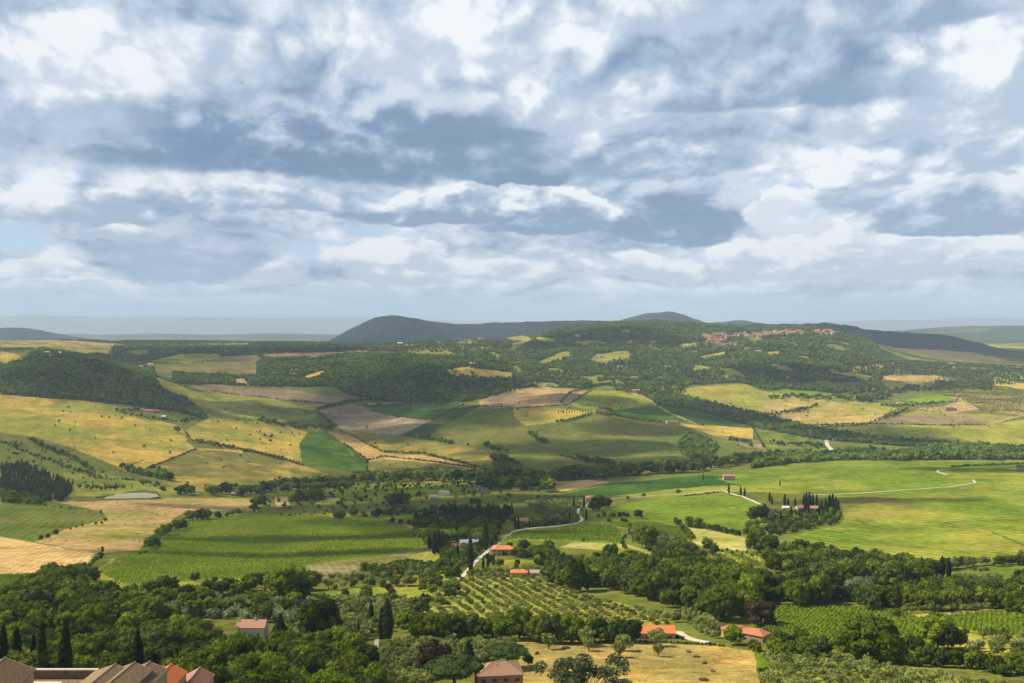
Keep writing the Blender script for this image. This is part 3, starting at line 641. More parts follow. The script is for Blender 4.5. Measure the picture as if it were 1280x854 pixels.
hill('dark_wooded_hill', [(395,436),(420,424),(440,411),(460,403),(480,396),(497,396),(520,399),(545,403),(570,406),(600,405),(620,403),(640,403),(680,402),(720,401),(760,402),(800,403),(850,408)], 9300, 1500, MH, 150, 1)
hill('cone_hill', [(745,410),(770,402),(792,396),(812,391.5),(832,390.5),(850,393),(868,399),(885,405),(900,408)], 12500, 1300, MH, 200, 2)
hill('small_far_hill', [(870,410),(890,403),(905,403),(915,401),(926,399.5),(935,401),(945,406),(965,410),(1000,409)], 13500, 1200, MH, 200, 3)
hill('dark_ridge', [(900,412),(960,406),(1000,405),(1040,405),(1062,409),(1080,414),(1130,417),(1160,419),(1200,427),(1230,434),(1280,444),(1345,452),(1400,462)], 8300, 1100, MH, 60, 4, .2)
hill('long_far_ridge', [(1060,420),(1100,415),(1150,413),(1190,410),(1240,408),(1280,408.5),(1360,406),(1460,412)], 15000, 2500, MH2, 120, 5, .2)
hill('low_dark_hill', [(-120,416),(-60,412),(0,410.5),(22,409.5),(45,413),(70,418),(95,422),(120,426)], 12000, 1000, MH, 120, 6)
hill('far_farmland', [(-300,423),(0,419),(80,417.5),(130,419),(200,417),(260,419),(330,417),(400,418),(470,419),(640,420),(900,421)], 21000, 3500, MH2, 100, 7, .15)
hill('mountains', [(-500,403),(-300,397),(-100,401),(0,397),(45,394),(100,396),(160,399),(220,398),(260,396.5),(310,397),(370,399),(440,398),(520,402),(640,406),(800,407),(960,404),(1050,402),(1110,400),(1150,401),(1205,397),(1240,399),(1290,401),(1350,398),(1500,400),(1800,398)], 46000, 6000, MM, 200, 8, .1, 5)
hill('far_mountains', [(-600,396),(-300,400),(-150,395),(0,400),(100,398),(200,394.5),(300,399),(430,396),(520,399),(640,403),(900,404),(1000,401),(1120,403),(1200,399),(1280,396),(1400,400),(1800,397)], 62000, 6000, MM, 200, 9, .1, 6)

# ---- pond
def pond():
    pts = [(px, d) for px, py in POND for d in [hit(px, py).y]]
    c = []
    for px, py in POND:
        d = (ZC-POND_Z)/(py-HY)*F; c.append(((px-CX)/F*d, d, POND_Z))
    mb = MB(); mb.add(c, [tuple(range(len(c)))])
    m = mat('pond_water', (.23,.22,.12), .15, .02, rough=.45)
    o = mb.build('pond_water', m); o['kind'] = 'structure'
pond()
# ---- gravel roads
M_ROAD = mat('white_gravel', (.52,.46,.34), .2, .5); M_DIRT = mat('dirt_track', (.38,.31,.19), .25, .5)
ROADS = []
def road(name, pts, width, m, lift=.35):
    P = [hit(*p) for p in pts]; q = []
    for a_, b_ in zip(P[:-1], P[1:]):
        n = max(2, int((b_-a_).length/5))
        q += [a_.lerp(b_, k/n) for k in range(n)]
    q.append(P[-1]); q = np.array([(v.x, v.y) for v in q])
    for _ in range(6): q[1:-1] = q[1:-1]*.5+(q[:-2]+q[2:])*.25
    V_, F_ = [], []
    for i in range(len(q)):
        d = q[min(i+1, len(q)-1)]-q[max(i-1, 0)]; d /= np.hypot(*d)+1e-9; n_ = np.array([-d[1], d[0]])*width/2
        zz = [ground_z(*(q[i]+n_*s)) for s in (-1, -.5, 0, .5, 1)]; zt = max(zz)+lift
        l, r = q[i]-n_, q[i]+n_
        V_ += [(l[0], l[1], min(zz)-1), (l[0], l[1], zt), (r[0], r[1], zt), (r[0], r[1], min(zz)-1)]
        if i:
            b = 4*i
            for k in range(3): F_.append((b-4+k, b+k, b+k+1, b-3+k))
    ROADS.append((q, width)); me = MB(); me.add(V_, F_); o = me.build(name, m); o['kind'] = 'structure'; return o
road('gravel_road', [(760,624),(742,630),(730,633),(722,638),(723,644),(728,649),(725,654),(700,658),(660,661),(643,664),(630,675),(618,683),(608,691),(597,700),(583,716),(575,724)], 4.0, M_ROAD)
road('farm_road', [(760,624),(800,622),(840,619),(880,615),(905,613)], 5.0, M_DIRT)
road('cypress_drive', [(905,614),(925,620),(945,628),(958,634)], 4.0, M_ROAD)
road('hill_road', [(1012,619),(1045,618),(1080,616.5),(1120,613.5),(1160,611),(1200,606.5),(1221,604),(1216,600)], 3.2, M_ROAD)
road('hill_track', [(1184,594),(1175,591),(1170,588),(1186,587)], 4, M_ROAD)
road('stream_road', [(1033,550),(1034,556),(1040,564),(1045,570)], 11, M_ROAD)
road('barn_drive', [(848,790),(856,797),(866,802),(885,804)], 4.0, M_ROAD)
road('house_yard', [(1262,587),(1275,586),(1290,586)], 9, M_ROAD)
road('garden_path', [(470,868),(470,850),(469.5,830),(470,812),(471,800)], 2.2, mat('worn_stone', (.30,.26,.20), .6, 1.2))

# ---------------------------------------------------------------- foliage
def leaf_mat(name, c, c2, trans=.25, scale=.25, var=.35):
    m = bpy.data.materials.new(name); m.use_nodes = True; nt = m.node_tree; N, L = nt.nodes, nt.links; N.clear()
    oi = N.new('ShaderNodeObjectInfo'); geo = N.new('ShaderNodeNewGeometry')
    t = N.new('ShaderNodeTexNoise'); t.inputs['Scale'].default_value = scale; t.inputs['Detail'].default_value = 4
    L.new(geo.outputs['Position'], t.inputs['Vector'])
    ad = N.new('ShaderNodeMath'); ad.operation = 'MULTIPLY_ADD'; L.new(oi.outputs['Random'], ad.inputs[0]); ad.inputs[1].default_value = .75
    sb = N.new('ShaderNodeMapRange'); L.new(t.outputs['Fac'], sb.inputs[0]); sb.inputs[1].default_value = .3; sb.inputs[2].default_value = .7
    sb.inputs[3].default_value = -.2; sb.inputs[4].default_value = .45
    L.new(sb.outputs[0], ad.inputs[2])
    mx = N.new('ShaderNodeMix'); mx.data_type = 'RGBA'; mx.clamp_factor = True; L.new(ad.outputs[0], mx.inputs[0])
    mx.inputs[6].default_value = (*c, 1); mx.inputs[7].default_value = (*c2, 1)
    hs = N.new('ShaderNodeHueSaturation'); L.new(mx.outputs[2], hs.inputs['Color'])
    wn = N.new('ShaderNodeTexWhiteNoise'); wn.noise_dimensions = '1D'; L.new(oi.outputs['Random'], wn.inputs['W'])
    mr = N.new('ShaderNodeMapRange'); L.new(wn.outputs['Value'], mr.inputs[0]); mr.inputs[3].default_value = 1-var; mr.inputs[4].default_value = 1+var
    L.new(mr.outputs[0], hs.inputs['Value'])
    d = N.new('ShaderNodeBsdfDiffuse'); tr = N.new('ShaderNodeBsdfTranslucent'); ms = N.new('ShaderNodeMixShader')
    L.new(hs.outputs[0], d.inputs[0]); L.new(hs.outputs[0], tr.inputs[0]); ms.inputs[0].default_value = trans
    L.new(d.outputs[0], ms.inputs[1]); L.new(tr.outputs[0], ms.inputs[2])
    o = N.new('ShaderNodeOutputMaterial'); L.new(ms.outputs[0], o.inputs[0])
    return m
ML = {
 'broadleaf_tree': leaf_mat('broadleaf_leaves', (.022,.050,.006), (.175,.225,.014), .28, .03),
 'olive_tree': leaf_mat('olive_leaves', (.125,.155,.034), (.29,.31,.085), .25, .06, .4),
 'bright': leaf_mat('spring_leaves', (.07,.115,.010), (.19,.23,.018), .3, .03, .35),
 'dull': leaf_mat('dull_leaves', (.04,.06,.014), (.105,.125,.024), .2, .03, .3),
 'cypress': leaf_mat('cypress_leaves', (.012,.022,.008), (.03,.045,.014), .1, .3, .2),
 'pine_tree': leaf_mat('pine_needles', (.022,.045,.012), (.055,.085,.02), .15, .1, .25),
 'shrub': leaf_mat('shrub_leaves', (.045,.08,.012), (.135,.17,.03), .25, .05),
 'pale_shrub': leaf_mat('silvery_leaves', (.15,.19,.08), (.24,.27,.13), .25, .05, .2),
 'purple': leaf_mat('copper_leaves', (.035,.030,.014), (.075,.052,.024), .2, .1, .1),
 'far': leaf_mat('wood_leaves', (.032,.074,.008), (.155,.215,.016), .15, .006, .35),
 'vine': leaf_mat('vine_leaves', (.13,.20,.014), (.25,.33,.024), .3, .05, .2),
}
M_BARK = mat('bark', (.10,.075,.05), .35, 3)
ICO = {}
def ico(sub):
    if sub in ICO: return ICO[sub]
    import bmesh
    bm = bmesh.new(); bmesh.ops.create_icosphere(bm, subdivisions=sub, radius=1)
    V_ = np.array([v.co[:] for v in bm.verts]); F_ = np.array([[v.index for v in f.verts] for f in bm.faces]); bm.free()
    ICO[sub] = (V_, F_); return ICO[sub]
def crown_mesh(name, lobes, n_leaf, leaf, mat_, seed, sub=2, core=.80, droop=0.0, rough_=.22):
    """lumpy inner masses with many small leaf clumps standing off them"""
    r = np.random.default_rng(seed); V_, F_ = [], []; n0 = 0
    iv, if_ = ico(sub)
    for (cx_, cy_, cz_, rx, ry, rz) in lobes:
        d = iv; nn = fbm((d[:, 0]+cx_*9)*2.6+5, (d[:, 1]*1.7+d[:, 2]*2.1+cz_*9)*2.6, 3, seed)-.5
        k = core*(1+rough_*2.4*nn)[:, None]
        V_.append(d*k*np.array([rx, ry, rz])+np.array([cx_, cy_, cz_])); F_.append(if_+n0); n0 += len(iv)
    tri_v = np.concatenate(V_); tri_f = np.concatenate(F_)
    if n_leaf:
        L_ = np.array(lobes); area = L_[:, 3]*L_[:, 5]; pk = r.choice(len(L_), n_leaf, p=area/area.sum())
        d = r.normal(size=(n_leaf, 3)); d[:, 2] += .15; d /= np.linalg.norm(d, axis=1)[:, None]
        rad = r.uniform(.78, 1.13, n_leaf)[:, None]
        c = L_[pk, :3]+d*L_[pk, 3:]*rad
        # drop those buried in other lobes
        ok = np.ones(n_leaf, bool)
        for i, l in enumerate(L_):
            q = np.linalg.norm((c-l[:3])/l[3:], axis=1); ok &= (q > .72) | (pk == i)
        c, d = c[ok], d[ok]; m_ = len(c)
        nrm = d*np.array([1, 1, 1])+r.normal(size=(m_, 3))*.75; nrm /= np.linalg.norm(nrm, axis=1)[:, None]
        u = np.cross(nrm, r.normal(size=(m_, 3))); u /= np.linalg.norm(u, axis=1)[:, None]; w = np.cross(nrm, u)
        s = leaf*r.uniform(.55, 1.35, (m_, 1)); s2 = s*r.uniform(.5, 1, (m_, 1))
        q = np.stack([c+u*s, c+w*s2, c-u*s*r.uniform(.6, 1, (m_, 1)), c-w*s2], 1).reshape(-1, 3)
        b = len(tri_v)+4*np.arange(m_)
        f = np.concatenate([np.stack([b, b+1, b+2], 1), np.stack([b, b+2, b+3], 1)])
        tri_v = np.concatenate([tri_v, q]); tri_f = np.concatenate([tri_f, f])
    return mesh_np(name, tri_v, tri_f, mat_, smooth=False, link=False)
def broad_lobes(r, n, spread=.30, low=.18, flat=1.0):
    L_ = [(0, 0, .56, .30, .30, .36*flat)]
    for i in range(n):
        a = i*2.4+r.uniform(-.5, .5); h = low+.16+(.92-low-.22)*((i+.5)/n)
        q = spread*math.sqrt(max(.05, 1-((h-.5)/.48)**2))*r.uniform(.75, 1.15); s = r.uniform(.13, .22)
        L_.append((q*math.cos(a), q*math.sin(a), h, s, s, s*.85))
    return L_
def trunk_mesh(name, h, r0, n_limb, seed, spread=.2):
    r = random.Random(seed); mb = MB()
    mb.tube([(0, 0, -.06), (0, 0, h*.4), (.01, .01, h)], [r0*1.25, r0, r0*.7], 7)
    for i in range(n_limb):
        a = 2*math.pi*i/max(1, n_limb)+r.uniform(-.4, .4); q = spread*r.uniform(.7, 1.2)
        mb.tube([(0, 0, h*.75), (q*.45*math.cos(a), q*.45*math.sin(a), h*1.25), (q*math.cos(a), q*math.sin(a), h*1.9)], [r0*.55, r0*.4, r0*.2], 5)
    me = bpy.data.meshes.new(name); me.from_pydata(mb.v, [], mb.f); me.materials.append(M_BARK); return me
# shapes of unit height; (crown, trunk, width over height) for near, mid and far sizes
SH = {}
def shapes():
    for lod, (nv, leafs, sub, nl, ls) in {'near': (4, 2600, 2, 20, .034), 'mid': (4, 620, 1, 12, .058), 'far': (3, 110, 1, 5, .10)}.items():
        S = {}
        S['broadleaf_tree'] = [(crown_mesh('crown', broad_lobes(random.Random(i*7+1), nl, .33, .12), leafs, ls, ML['broadleaf_tree'], 11+i, sub), trunk_mesh('trunk', .3, .03, 5, i, .22)) for i in range(nv)]
        S['olive_tree'] = [(crown_mesh('crown', [(0, 0, .58, .38, .38, .30)]+[(q*math.cos(a), q*math.sin(a), z, s, s, s*.85) for q, a, z, s in
                          [(random.Random(i*50+k).uniform(.15, .38), k*2.4, random.Random(i*51+k).uniform(.42, .82), random.Random(i*52+k).uniform(.15, .24)) for k in range(max(4, nl//2))]],
                          int(leafs*.9), ls*1.1, ML['olive_tree'], 31+i, sub, .66), trunk_mesh('trunk', .3, .045, 3, i+9, .2)) for i in range(nv)]
        S['cypress'] = [(crown_mesh('crown', [(random.Random(k+i).uniform(-.006, .006), 0, z, w, w, .11) for k, (z, w) in enumerate(
                          [(.14, .085), (.24, .105), (.34, .115), (.44, .118), (.54, .112), (.64, .10), (.74, .083), (.83, .062), (.91, .038)])],
                          int(leafs*.6), ls*.55, ML['cypress'], 51+i, min(sub, 2), .95, rough_=.12), trunk_mesh('trunk', .1, .018, 0, i)) for i in range(2)]
        S['pine_tree'] = [(crown_mesh('crown', [(0, 0, .22+.085*k, .27*(1-.1*k)*(1+.12*math.sin(3*k+i)), .27*(1-.1*k), .085) for k in range(9)],
                          leafs//2, ls, ML['pine_tree'], 71+i, min(sub, 2), .85), trunk_mesh('trunk', .3, .025, 0, i)) for i in range(2)]
        S['umbrella_pine'] = [(crown_mesh('crown', [(0, 0, .74, .5, .5, .15)]+[(.34*math.cos(k*1.05+i), .34*math.sin(k*1.05+i), .70+.03*(k % 2), .24, .24, .13) for k in range(6)]+[(.14*math.cos(k*2.1), .14*math.sin(k*2.1), .83, .24, .24, .13) for k in range(3)],
                          leafs, ls*.8, ML['pine_tree'], 81+i, min(sub, 2), .9), trunk_mesh('trunk', .5, .035, 5, i, .3)) for i in range(1)]
        S['poplar'] = [(crown_mesh('crown', [(.05*math.sin(5*k+i), .05*math.cos(7*k), .16+.082*k, .20*math.sin(.35+k*.29), .20*math.sin(.35+k*.29), .12) for k in range(10)],
                          leafs, ls, ML['broadleaf_tree'], 91+i, min(sub, 2), .8), trunk_mesh('trunk', .2, .02, 0, i)) for i in range(2)]
        S['shrub'] = [(crown_mesh('crown', [(0, 0, .45, .5, .5, .42)]+[(.34*math.cos(k*2.4+i), .34*math.sin(k*2.4+i), .3+.09*(k % 5), .24, .24, .22) for k in range(max(3, nl//3))],
                          leafs//2, ls*1.3, ML['shrub'], 101+i, sub, .8), None) for i in range(nv)]
        S['pale_shrub'] = [(crown_mesh('crown', [(0, 0, .45, .5, .5, .42)]+[(.34*math.cos(k*2.4+i), .34*math.sin(k*2.4+i), .3+.09*(k % 5), .24, .24, .22) for k in range(max(3, nl//3))],
                          leafs//2, ls*1.3, ML['pale_shrub'], 111+i, sub, .75), None) for i in range(nv)]
        SH[lod] = S
shapes()
for lod in SH:
    for i in range(4):
        c_, t_ = SH[lod]['broadleaf_tree'][i % len(SH[lod]['broadleaf_tree'])]; c2 = c_.copy(); c2.materials.clear(); c2.materials.append(ML['bright' if i % 2 else 'dull'])
        if i < 3: SH[lod]['broadleaf_tree'].append((c2, t_))
SH['near']['copper'] = [(crown_mesh('crown', broad_lobes(random.Random(5), 18, .34, .08), 2600, .034, ML['purple'], 5, 2), SH['near']['broadleaf_tree'][0][1])]
SH['mid']['copper'] = SH['far']['copper'] = SH['near']['copper']
# lumps for woods that read as one mass
WOODBITS = [crown_mesh('canopy', broad_lobes(random.Random(i), 4, .3, .0), 26, .13, ML['far'], 200+i, 1, .95) for i in range(4)]

# ---- planting plan: every tree is (kind, x, y, height, width factor, cluster)
TREES = []
KIND = {'broadleaf_tree': 'broadleaf_tree', 'olive_tree': 'olive_tree', 'cypress': 'cypress', 'pine_tree': 'pine_tree', 'umbrella_pine': 'umbrella_pine',
        'poplar': 'poplar_tree', 'shrub': 'shrub', 'pale_shrub': 'silvery_shrub', 'copper': 'copper_tree'}
def plant(kind, px, py, h, w=1.0, cl='', p=None, label=None):
    p = p or hit(px, py); TREES.append([kind, p.x, p.y, h, w, cl, label]); return p
def patch(kind, poly, sp, h, cl, w=(.85, 1.2), ang=None, jit=.35, dens=1.0, seed=0, keep=None, dmax=9000, dmin=150):
    """trees over an outlined piece of ground, in rows when ang is given"""
    r = np.random.default_rng(seed+len(TREES)+len(poly))
    m = region(poly) & (DG < dmax) & (DG > dmin)
    if not m.any(): return
    x0, x1, y0, y1 = X[m].min(), X[m].max(), Y[m].min(), Y[m].max()
    R_ = math.hypot(x1-x0, y1-y0)/2; n = int(R_/sp)+1; g = np.arange(-n, n+1)*sp
    gx, gy = np.meshgrid(g, g); t = math.radians(ang or 17)
    if ang is None: gx = gx+(np.arange(len(g)) % 2)[:, None]*sp/2
    xx = (gx*math.cos(t)-gy*math.sin(t)).ravel()+(x0+x1)/2; yy = (gx*math.sin(t)+gy*math.cos(t)).ravel()+(y0+y1)/2
    xx += r.uniform(-jit, jit, len(xx))*sp; yy += r.uniform(-jit, jit, len(yy))*sp
    ok = (yy > y0) & (yy < y1) & (xx > x0) & (xx < x1); xx, yy = xx[ok], yy[ok]
    i = np.clip(np.searchsorted(DD, yy)-1, 0, len(DD)-2); j = np.clip(np.searchsorted(PX, CX+xx/yy*F)-1, 0, len(PX)-2)
    ok = m[i, j] & (r.random(len(xx)) < dens)
    if keep is not None: ok &= keep(xx, yy)
    hs = r.uniform(h[0], h[1], len(xx)); ws = r.uniform(w[0], w[1], len(xx))
    for a_, b_, hh, ww in zip(xx[ok], yy[ok], hs[ok], ws[ok]): TREES.append([kind, a_, b_, hh, ww, cl, None])
def line(kind, pts, step_px, h, cl, w=(.85, 1.2), off=1.0, mixk=None, seed=1):
    r = random.Random(seed+len(TREES)); acc = 0
    for (ax, ay), (bx, by) in zip(pts[:-1], pts[1:]):
        L_ = math.hypot(bx-ax, (by-ay)*1.5); n = max(1, int(L_/step_px))
        for k in range(n):
            t = (k+r.uniform(.2, .8))/n; px = ax+(bx-ax)*t+r.uniform(-.3, .3)*off; py = ay+(by-ay)*t+r.uniform(-.5, .5)*off
            kk = mixk[r.randrange(len(mixk))] if mixk else kind
            hh = r.uniform(*h); p = hit(px, py); g = 1.45 if p.y > 1350 and kk != K else 1.0
            plant(kk, px, py, hh*g*(.6 if kk == 'shrub' else 1), r.uniform(*w)*(1.15 if g > 1 else 1), cl, p=p)
B, O, K, S_, P_ = 'broadleaf_tree', 'olive_tree', 'cypress', 'shrub', 'pine_tree'
# ---- valley lines of trees
T = 'the tree line along the valley stream'
line(B, [(318,618),(345,611),(380,607),(420,605),(450,604)], 4, (11.5,16.6), T)
line(B, [(450,604),(500,602),(550,601),(600,603),(640,606),(690,606)], 4, (15.5,22.8), T, off=3)
line(B, [(690,602),(730,598),(770,595),(820,592),(875,589)], 4, (13.5,19.8), T, off=3)
line(B, [(600,612),(640,610),(690,614)], 4, (12.5,17.7), T, off=4); line(B, [(875,588),(910,583),(935,578),(960,578)], 4, (14.5,20.8), T, off=3)
line(B, [(350,614),(400,612),(440,610)], 4, (9.4,13.5), T, off=3)
line(B, [(320,634),(333,634)], 5, (13,15), 'the clump beside the orange strip'); line(B, [(362,630),(390,628),(400,626)], 5, (13,18), 'the clump beside the orange strip', off=5)
line(B, [(488,632),(510,632)], 4, (12,17), 'the dark clump on the valley floor', off=4)
line(B, [(418,650),(430,648)], 5, (8,10), 'the hedge above the big green field'); line(B, [(435,643),(470,648),(545,640),(600,634)], 6, (6,10), 'the hedge above the big green field', off=5, mixk=[B, B, S_])
line(B, [(488,653),(495,654),(505,656),(518,656)], 7, (7,9), 'the field edge above the big green field')
line(S_, [(350,645),(420,640)], 7, (3,5), 'the hedge above the big green field', off=4)
patch(P_, [(520,664),(518,652),(560,644),(640,638),(640,652),(618,660),(560,664)], 9.5, (11,15), 'the dark grove above the white road', dmax=2200)
patch(B, [(515,668),(520,655),(600,655),(625,662),(600,674),(545,684),(530,682)], 10, (9,13), 'the dark grove above the white road', dmax=2200)
# left valley
line(B, [(223,618),(232,618),(240,620)], 4, (12,18), 'the pond clump'); line(B, [(258,620),(275,619),(300,619),(325,618)], 5, (12,17), 'the pink roofed barn trees', off=3)
line(B, [(188,587),(200,590),(215,602),(160,589),(150,586)], 5, (8,13), 'the ditch under the yellow hill', off=2); line(B, [(38,552),(60,562),(85,572),(103,581),(115,590)], 3.4, (6,10), 'the ditch under the yellow hill', off=2)
line(B, [(0,553),(14,558),(25,563),(45,572),(70,580),(95,590),(120,596)], 5, (5,9), 'the hedge on the left slope', off=2)
line(S_, [(120,598),(150,600),(175,602)], 5, (4,7), 'the hedge on the left slope', off=2)
line(B, [(176,608),(186,604),(200,610),(205,618)], 5, (6,10), 'the pond clump', off=3)
patch(P_, [(0,585),(30,584),(60,597),(88,612),(86,628),(60,628),(30,622),(0,618)], 13, (13,19), 'the conifer plantation by the pond', dmax=2600)
patch(B, [(0,612),(30,620),(55,628),(50,633),(0,629)], 8, (6,10), 'the conifer plantation by the pond', dmax=2600)
for k, (px, py) in enumerate([(28,583),(33,586),(38,588),(42,590),(47,592),(52,594),(57,595),(62,597),(67,599),(71,601),(76,602),(81,604),(86,605),(91,607)]):
    plant(K, px, py, 12, 1, 'the row above the conifer plantation')
for px, py in [(116,608),(131,610),(145,610),(165,612)]: plant(K, px, py, 12 if px in (116,145) else 9, 1, 'the ground above the pond')
line(B, [(98,611),(112,613),(130,612),(155,612)], 5, (5,8), 'the hedge above the pond', off=2)
line(S_, [(52,632),(70,634),(90,636),(105,638)], 8, (3,5), 'the edge of the left meadow')
for px, py, h in [(126,642,5),(132,652,5),(127,655,4),(120,656,4),(103,658,3.5),(95,660,3.5),(88,662,3),(70,669,8),(60,673,6),(51,675,6)]: plant(B, px, py, h, 1.1, 'the edge of the left meadow')
for px, py, h in [(237,651,15),(250,650,17),(258,650,16),(228,660,13),(222,663,14),(207,669,15),(200,672,13),(192,684,14),(186,686,12),(212,664,10),(272,648,11),(290,645,11),(297,644,12),(284,646,7),(318,640,15)]:
    plant(B, px, py, h, 1.1, 'the belt beside the hay field')
line(S_, [(172,692),(182,690),(190,688)], 5, (3,5), 'the belt beside the hay field', off=3); line(S_, [(116,703),(128,696),(125,692),(112,708)], 4, (4,7), 'the wheat field corner', off=3)
plant(B, 128, 692, 8, .5, 'the wheat field corner')
# yellow hill details
line(B, [(150,516),(160,519),(175,522),(200,525),(228,529)], 5, (5,9), 'the farm on the yellow hill', off=3); line(B, [(228,529),(240,526),(256,521)], 3, (7,10), 'the farm on the yellow hill', off=1)
line(B, [(145,515),(165,515),(180,512),(200,512)], 5, (6,9), 'the farm on the yellow hill', off=3)
for px, py, h, w in [(222,541,20,1.0),(219,538,12,1),(234,550,14,.35),(144,521,6,1),(182,537,4,1),(187,538,4,1),(201,552,4,1),(35,549,6,1)]: plant(B, px, py, h, w, 'the yellow hillside')
line(B, [(243,552),(262,554),(280,558),(295,560)], 3, (5,7), 'the hedge across the yellow hillside'); line(B, [(305,565),(320,567),(340,572),(355,574)], 3, (5,8), 'the hedge across the yellow hillside')
for px, py, h in [(331,546,11),(340,547,12),(338,553,11),(351,542,7),(365,543,7),(368,546,6),(374,544,6),(325,541,8)]: plant(B, px, py, h, 1.1, 'the slope beside the deep green field')
line(B, [(322,527),(335,529),(350,531),(370,534),(385,536),(420,536)], 2.6, (9,14), 'the dark belt behind the yellow hill', off=5)
line(B, [(397,513),(412,510),(432,504),(455,500),(480,503)], 2.6, (8,12), 'the hedge by the grey field', off=1); line(B, [(395,514),(405,522),(417,533)], 2.6, (6,9), 'the hedge by the grey field', off=1)
line(B, [(455,498),(500,503),(560,504)], 3, (8,12), 'the foot of the wood', off=2)
line(B, [(508,546),(525,548),(548,552),(566,555)], 3.6, (9,13), 'the clump below the striped orchard', off=2); plant(B, 585,558,11,1,'the clump below the striped orchard')
line(B, [(606,558),(617,563),(635,566)], 3, (9,14), 'the dark clump on the central slope', off=2); plant(B, 626,512,7,1,'the dark clump on the central slope')
patch(B, [(613,574),(622,570),(635,576),(648,584),(648,596),(628,590),(618,584)], 9, (13,18), 'the dark clump in the hollow')
line(B, [(661,543),(666,546),(672,551),(683,555)], 3, (8,13), 'the clump on the central field', off=2); line(S_, [(675,560),(700,565),(740,574)], 5, (4,6), 'the hedge across the central field', off=1)
line(B, [(722,573),(735,578),(768,582)], 3, (8,13), 'the hedge across the central field', off=3)
for px, py, h in [(778,584,12),(785,584,9),(796,584,6),(835,584,21),(858,584,16),(866,585,14)]: plant(B, px, py, h, .9, 'the valley bushes')
line(B, [(694,528),(712,526),(740,519)], 2.6, (5,7), 'the farm track hedge'); 
for k in range(13): plant(K, 698+k*3.4, 517-k*.15, 12, .9, 'the cypress avenue to the hill farm')
patch(B, [(742,518),(750,510),(764,512),(770,519),(758,522)], 9, (6,9), 'the hill farm garden')
line(B, [(700,505),(705,498),(718,490),(738,486)], 2.6, (6,9), 'the hedge by the brown field')
line(B, [(910,552),(935,554),(944,553)], 5, (6,12), 'the edge of the yellow strip', off=2); plant(B, 938,560,22,.8,'the edge of the yellow strip'); plant(B, 943,549,14,.5,'the edge of the yellow strip')
# right far
line(B, [(960,521),(985,517),(1010,513),(1022,508)], 3, (8,13), 'the hedge on the tan field', off=2); line(B, [(960,500),(1000,496),(1035,498),(1065,500)], 3, (9,14), 'the belt above the tan field', off=5)
for k in range(7): plant(K, 1043+k*3.4, 500, 12, .8, 'the row above the tan field')
line(B, [(1072,503),(1095,500),(1110,492),(1140,488),(1165,488)], 2.6, (12,17), 'the dark belt by the far olive grove', off=7); line(B, [(1100,507),(1120,509),(1140,508),(1165,505),(1180,504)], 4, (6,10), 'the far farm hedge', off=2)
line(B, [(1103,524),(1118,521),(1135,513)], 3.2, (8,12), 'the road hedge below the far farm', off=1); line(S_, [(1082,530),(1092,527),(1100,525)], 3, (4,6), 'the road hedge below the far farm')
for px, py, h in [(1045,536,9),(1053,534,9),(1204,522,7),(1010,517,9)]: plant(B, px, py, h, 1, 'the open slope on the right')
line(B, [(962,553),(975,558),(1000,558),(1030,560)], 4, (8,12), 'the stream bend', off=3)
patch(O, [(1165,492),(1212,478),(1262,486),(1345,500),(1345,521),(1228,515),(1200,500)], 11, (5,7), 'the far olive grove', ang=35, jit=.12)
patch(O, [(1148,514),(1165,508),(1195,512),(1190,518),(1160,517)], 12, (4,5), 'the far farm yard', ang=10)
patch(O, [(258,520),(345,526),(342,532),(262,527)], 12, (4,6), 'the olive rows on the left slope', ang=70, jit=.1)
patch(O, [(225,443),(262,442),(268,448),(235,449)], 18, (5,6), 'the olive rows on the plateau', ang=30, jit=.1)
line(S_, [(0,493),(40,496),(100,500),(148,506)], 2.2, (3,4), 'the row at the foot of the wood')
for poly, dn in [([(310,424),(480,425),(640,428),(640,440),(540,441),(420,440),(310,444)], .45), ([(0,436),(60,437),(0,440)], .8), ([(0,418),(60,419),(140,428),(180,424),(320,424),(320,429),(170,432),(100,427),(0,422)], .5),
                 ([(1040,452),(1140,452),(1345,462),(1345,480),(1240,482),(1170,470),(1100,470),(1040,466)], .55), ([(1170,476),(1240,474),(1240,490),(1160,490)], .6), ([(760,482),(840,480),(860,492),(820,500),(770,490)], .6), ([(560,462),(600,470),(690,480),(600,500),(560,480)], .25)]:
    patch(B, poly, 15, (9,14), 'the scattered far trees', dens=dn)
# central farms and road
V1 = 'the villa above the white road'
patch(O, [(655,628),(690,622),(728,630),(724,650),(690,652),(665,640)], 8, (5,7), V1, ang=10, dmax=2300)
patch(B, [(640,650),(664,656),(690,654),(722,652),(715,657),(660,660),(642,662)], 8, (6,10), V1, dmax=2300)
for px, py, h in [(717,637,18),(730,637,19),(733,650,14),(644,662,18),(648,662,16),(662,660,12),(671,660,14),(705,650,12),(712,651,13)]: plant(K, px, py, h, 1, V1)
line(B, [(738,640),(750,636),(760,634)], 5, (11,16), 'the pale yard by the road', off=3); line(B, [(742,646),(765,648),(790,647)], 6, (5,8), 'the pale yard by the road', off=3)
for px, py, h in [(785,625,7),(805,622,8),(848,618,9),(798,648,12)]: plant(B, px, py, h, 1.1, 'the pale yard by the road')
line(S_, [(855,621),(880,618),(898,616)], 3, (3,4), 'the hedge on the farm road')
for px, h in [(911,15),(914,16),(919,14),(926,15),(931,14)]: plant(K, px, 617+(px-911)*.18, h, 1.1, 'the cypress drive'); 
plant(K, 943, 627, 20, 1.25, 'the cypress drive'); plant(K, 975, 608, 11, 1, 'the right slope'); plant(K, 879,601,14,.8,'the right slope')
for px, py, h in [(537,686,16),(543,693,22),(548,692,24),(553,688,20),(571,676,18)]: plant(K, px, py, h, 1.2, 'the long pale farmhouse')
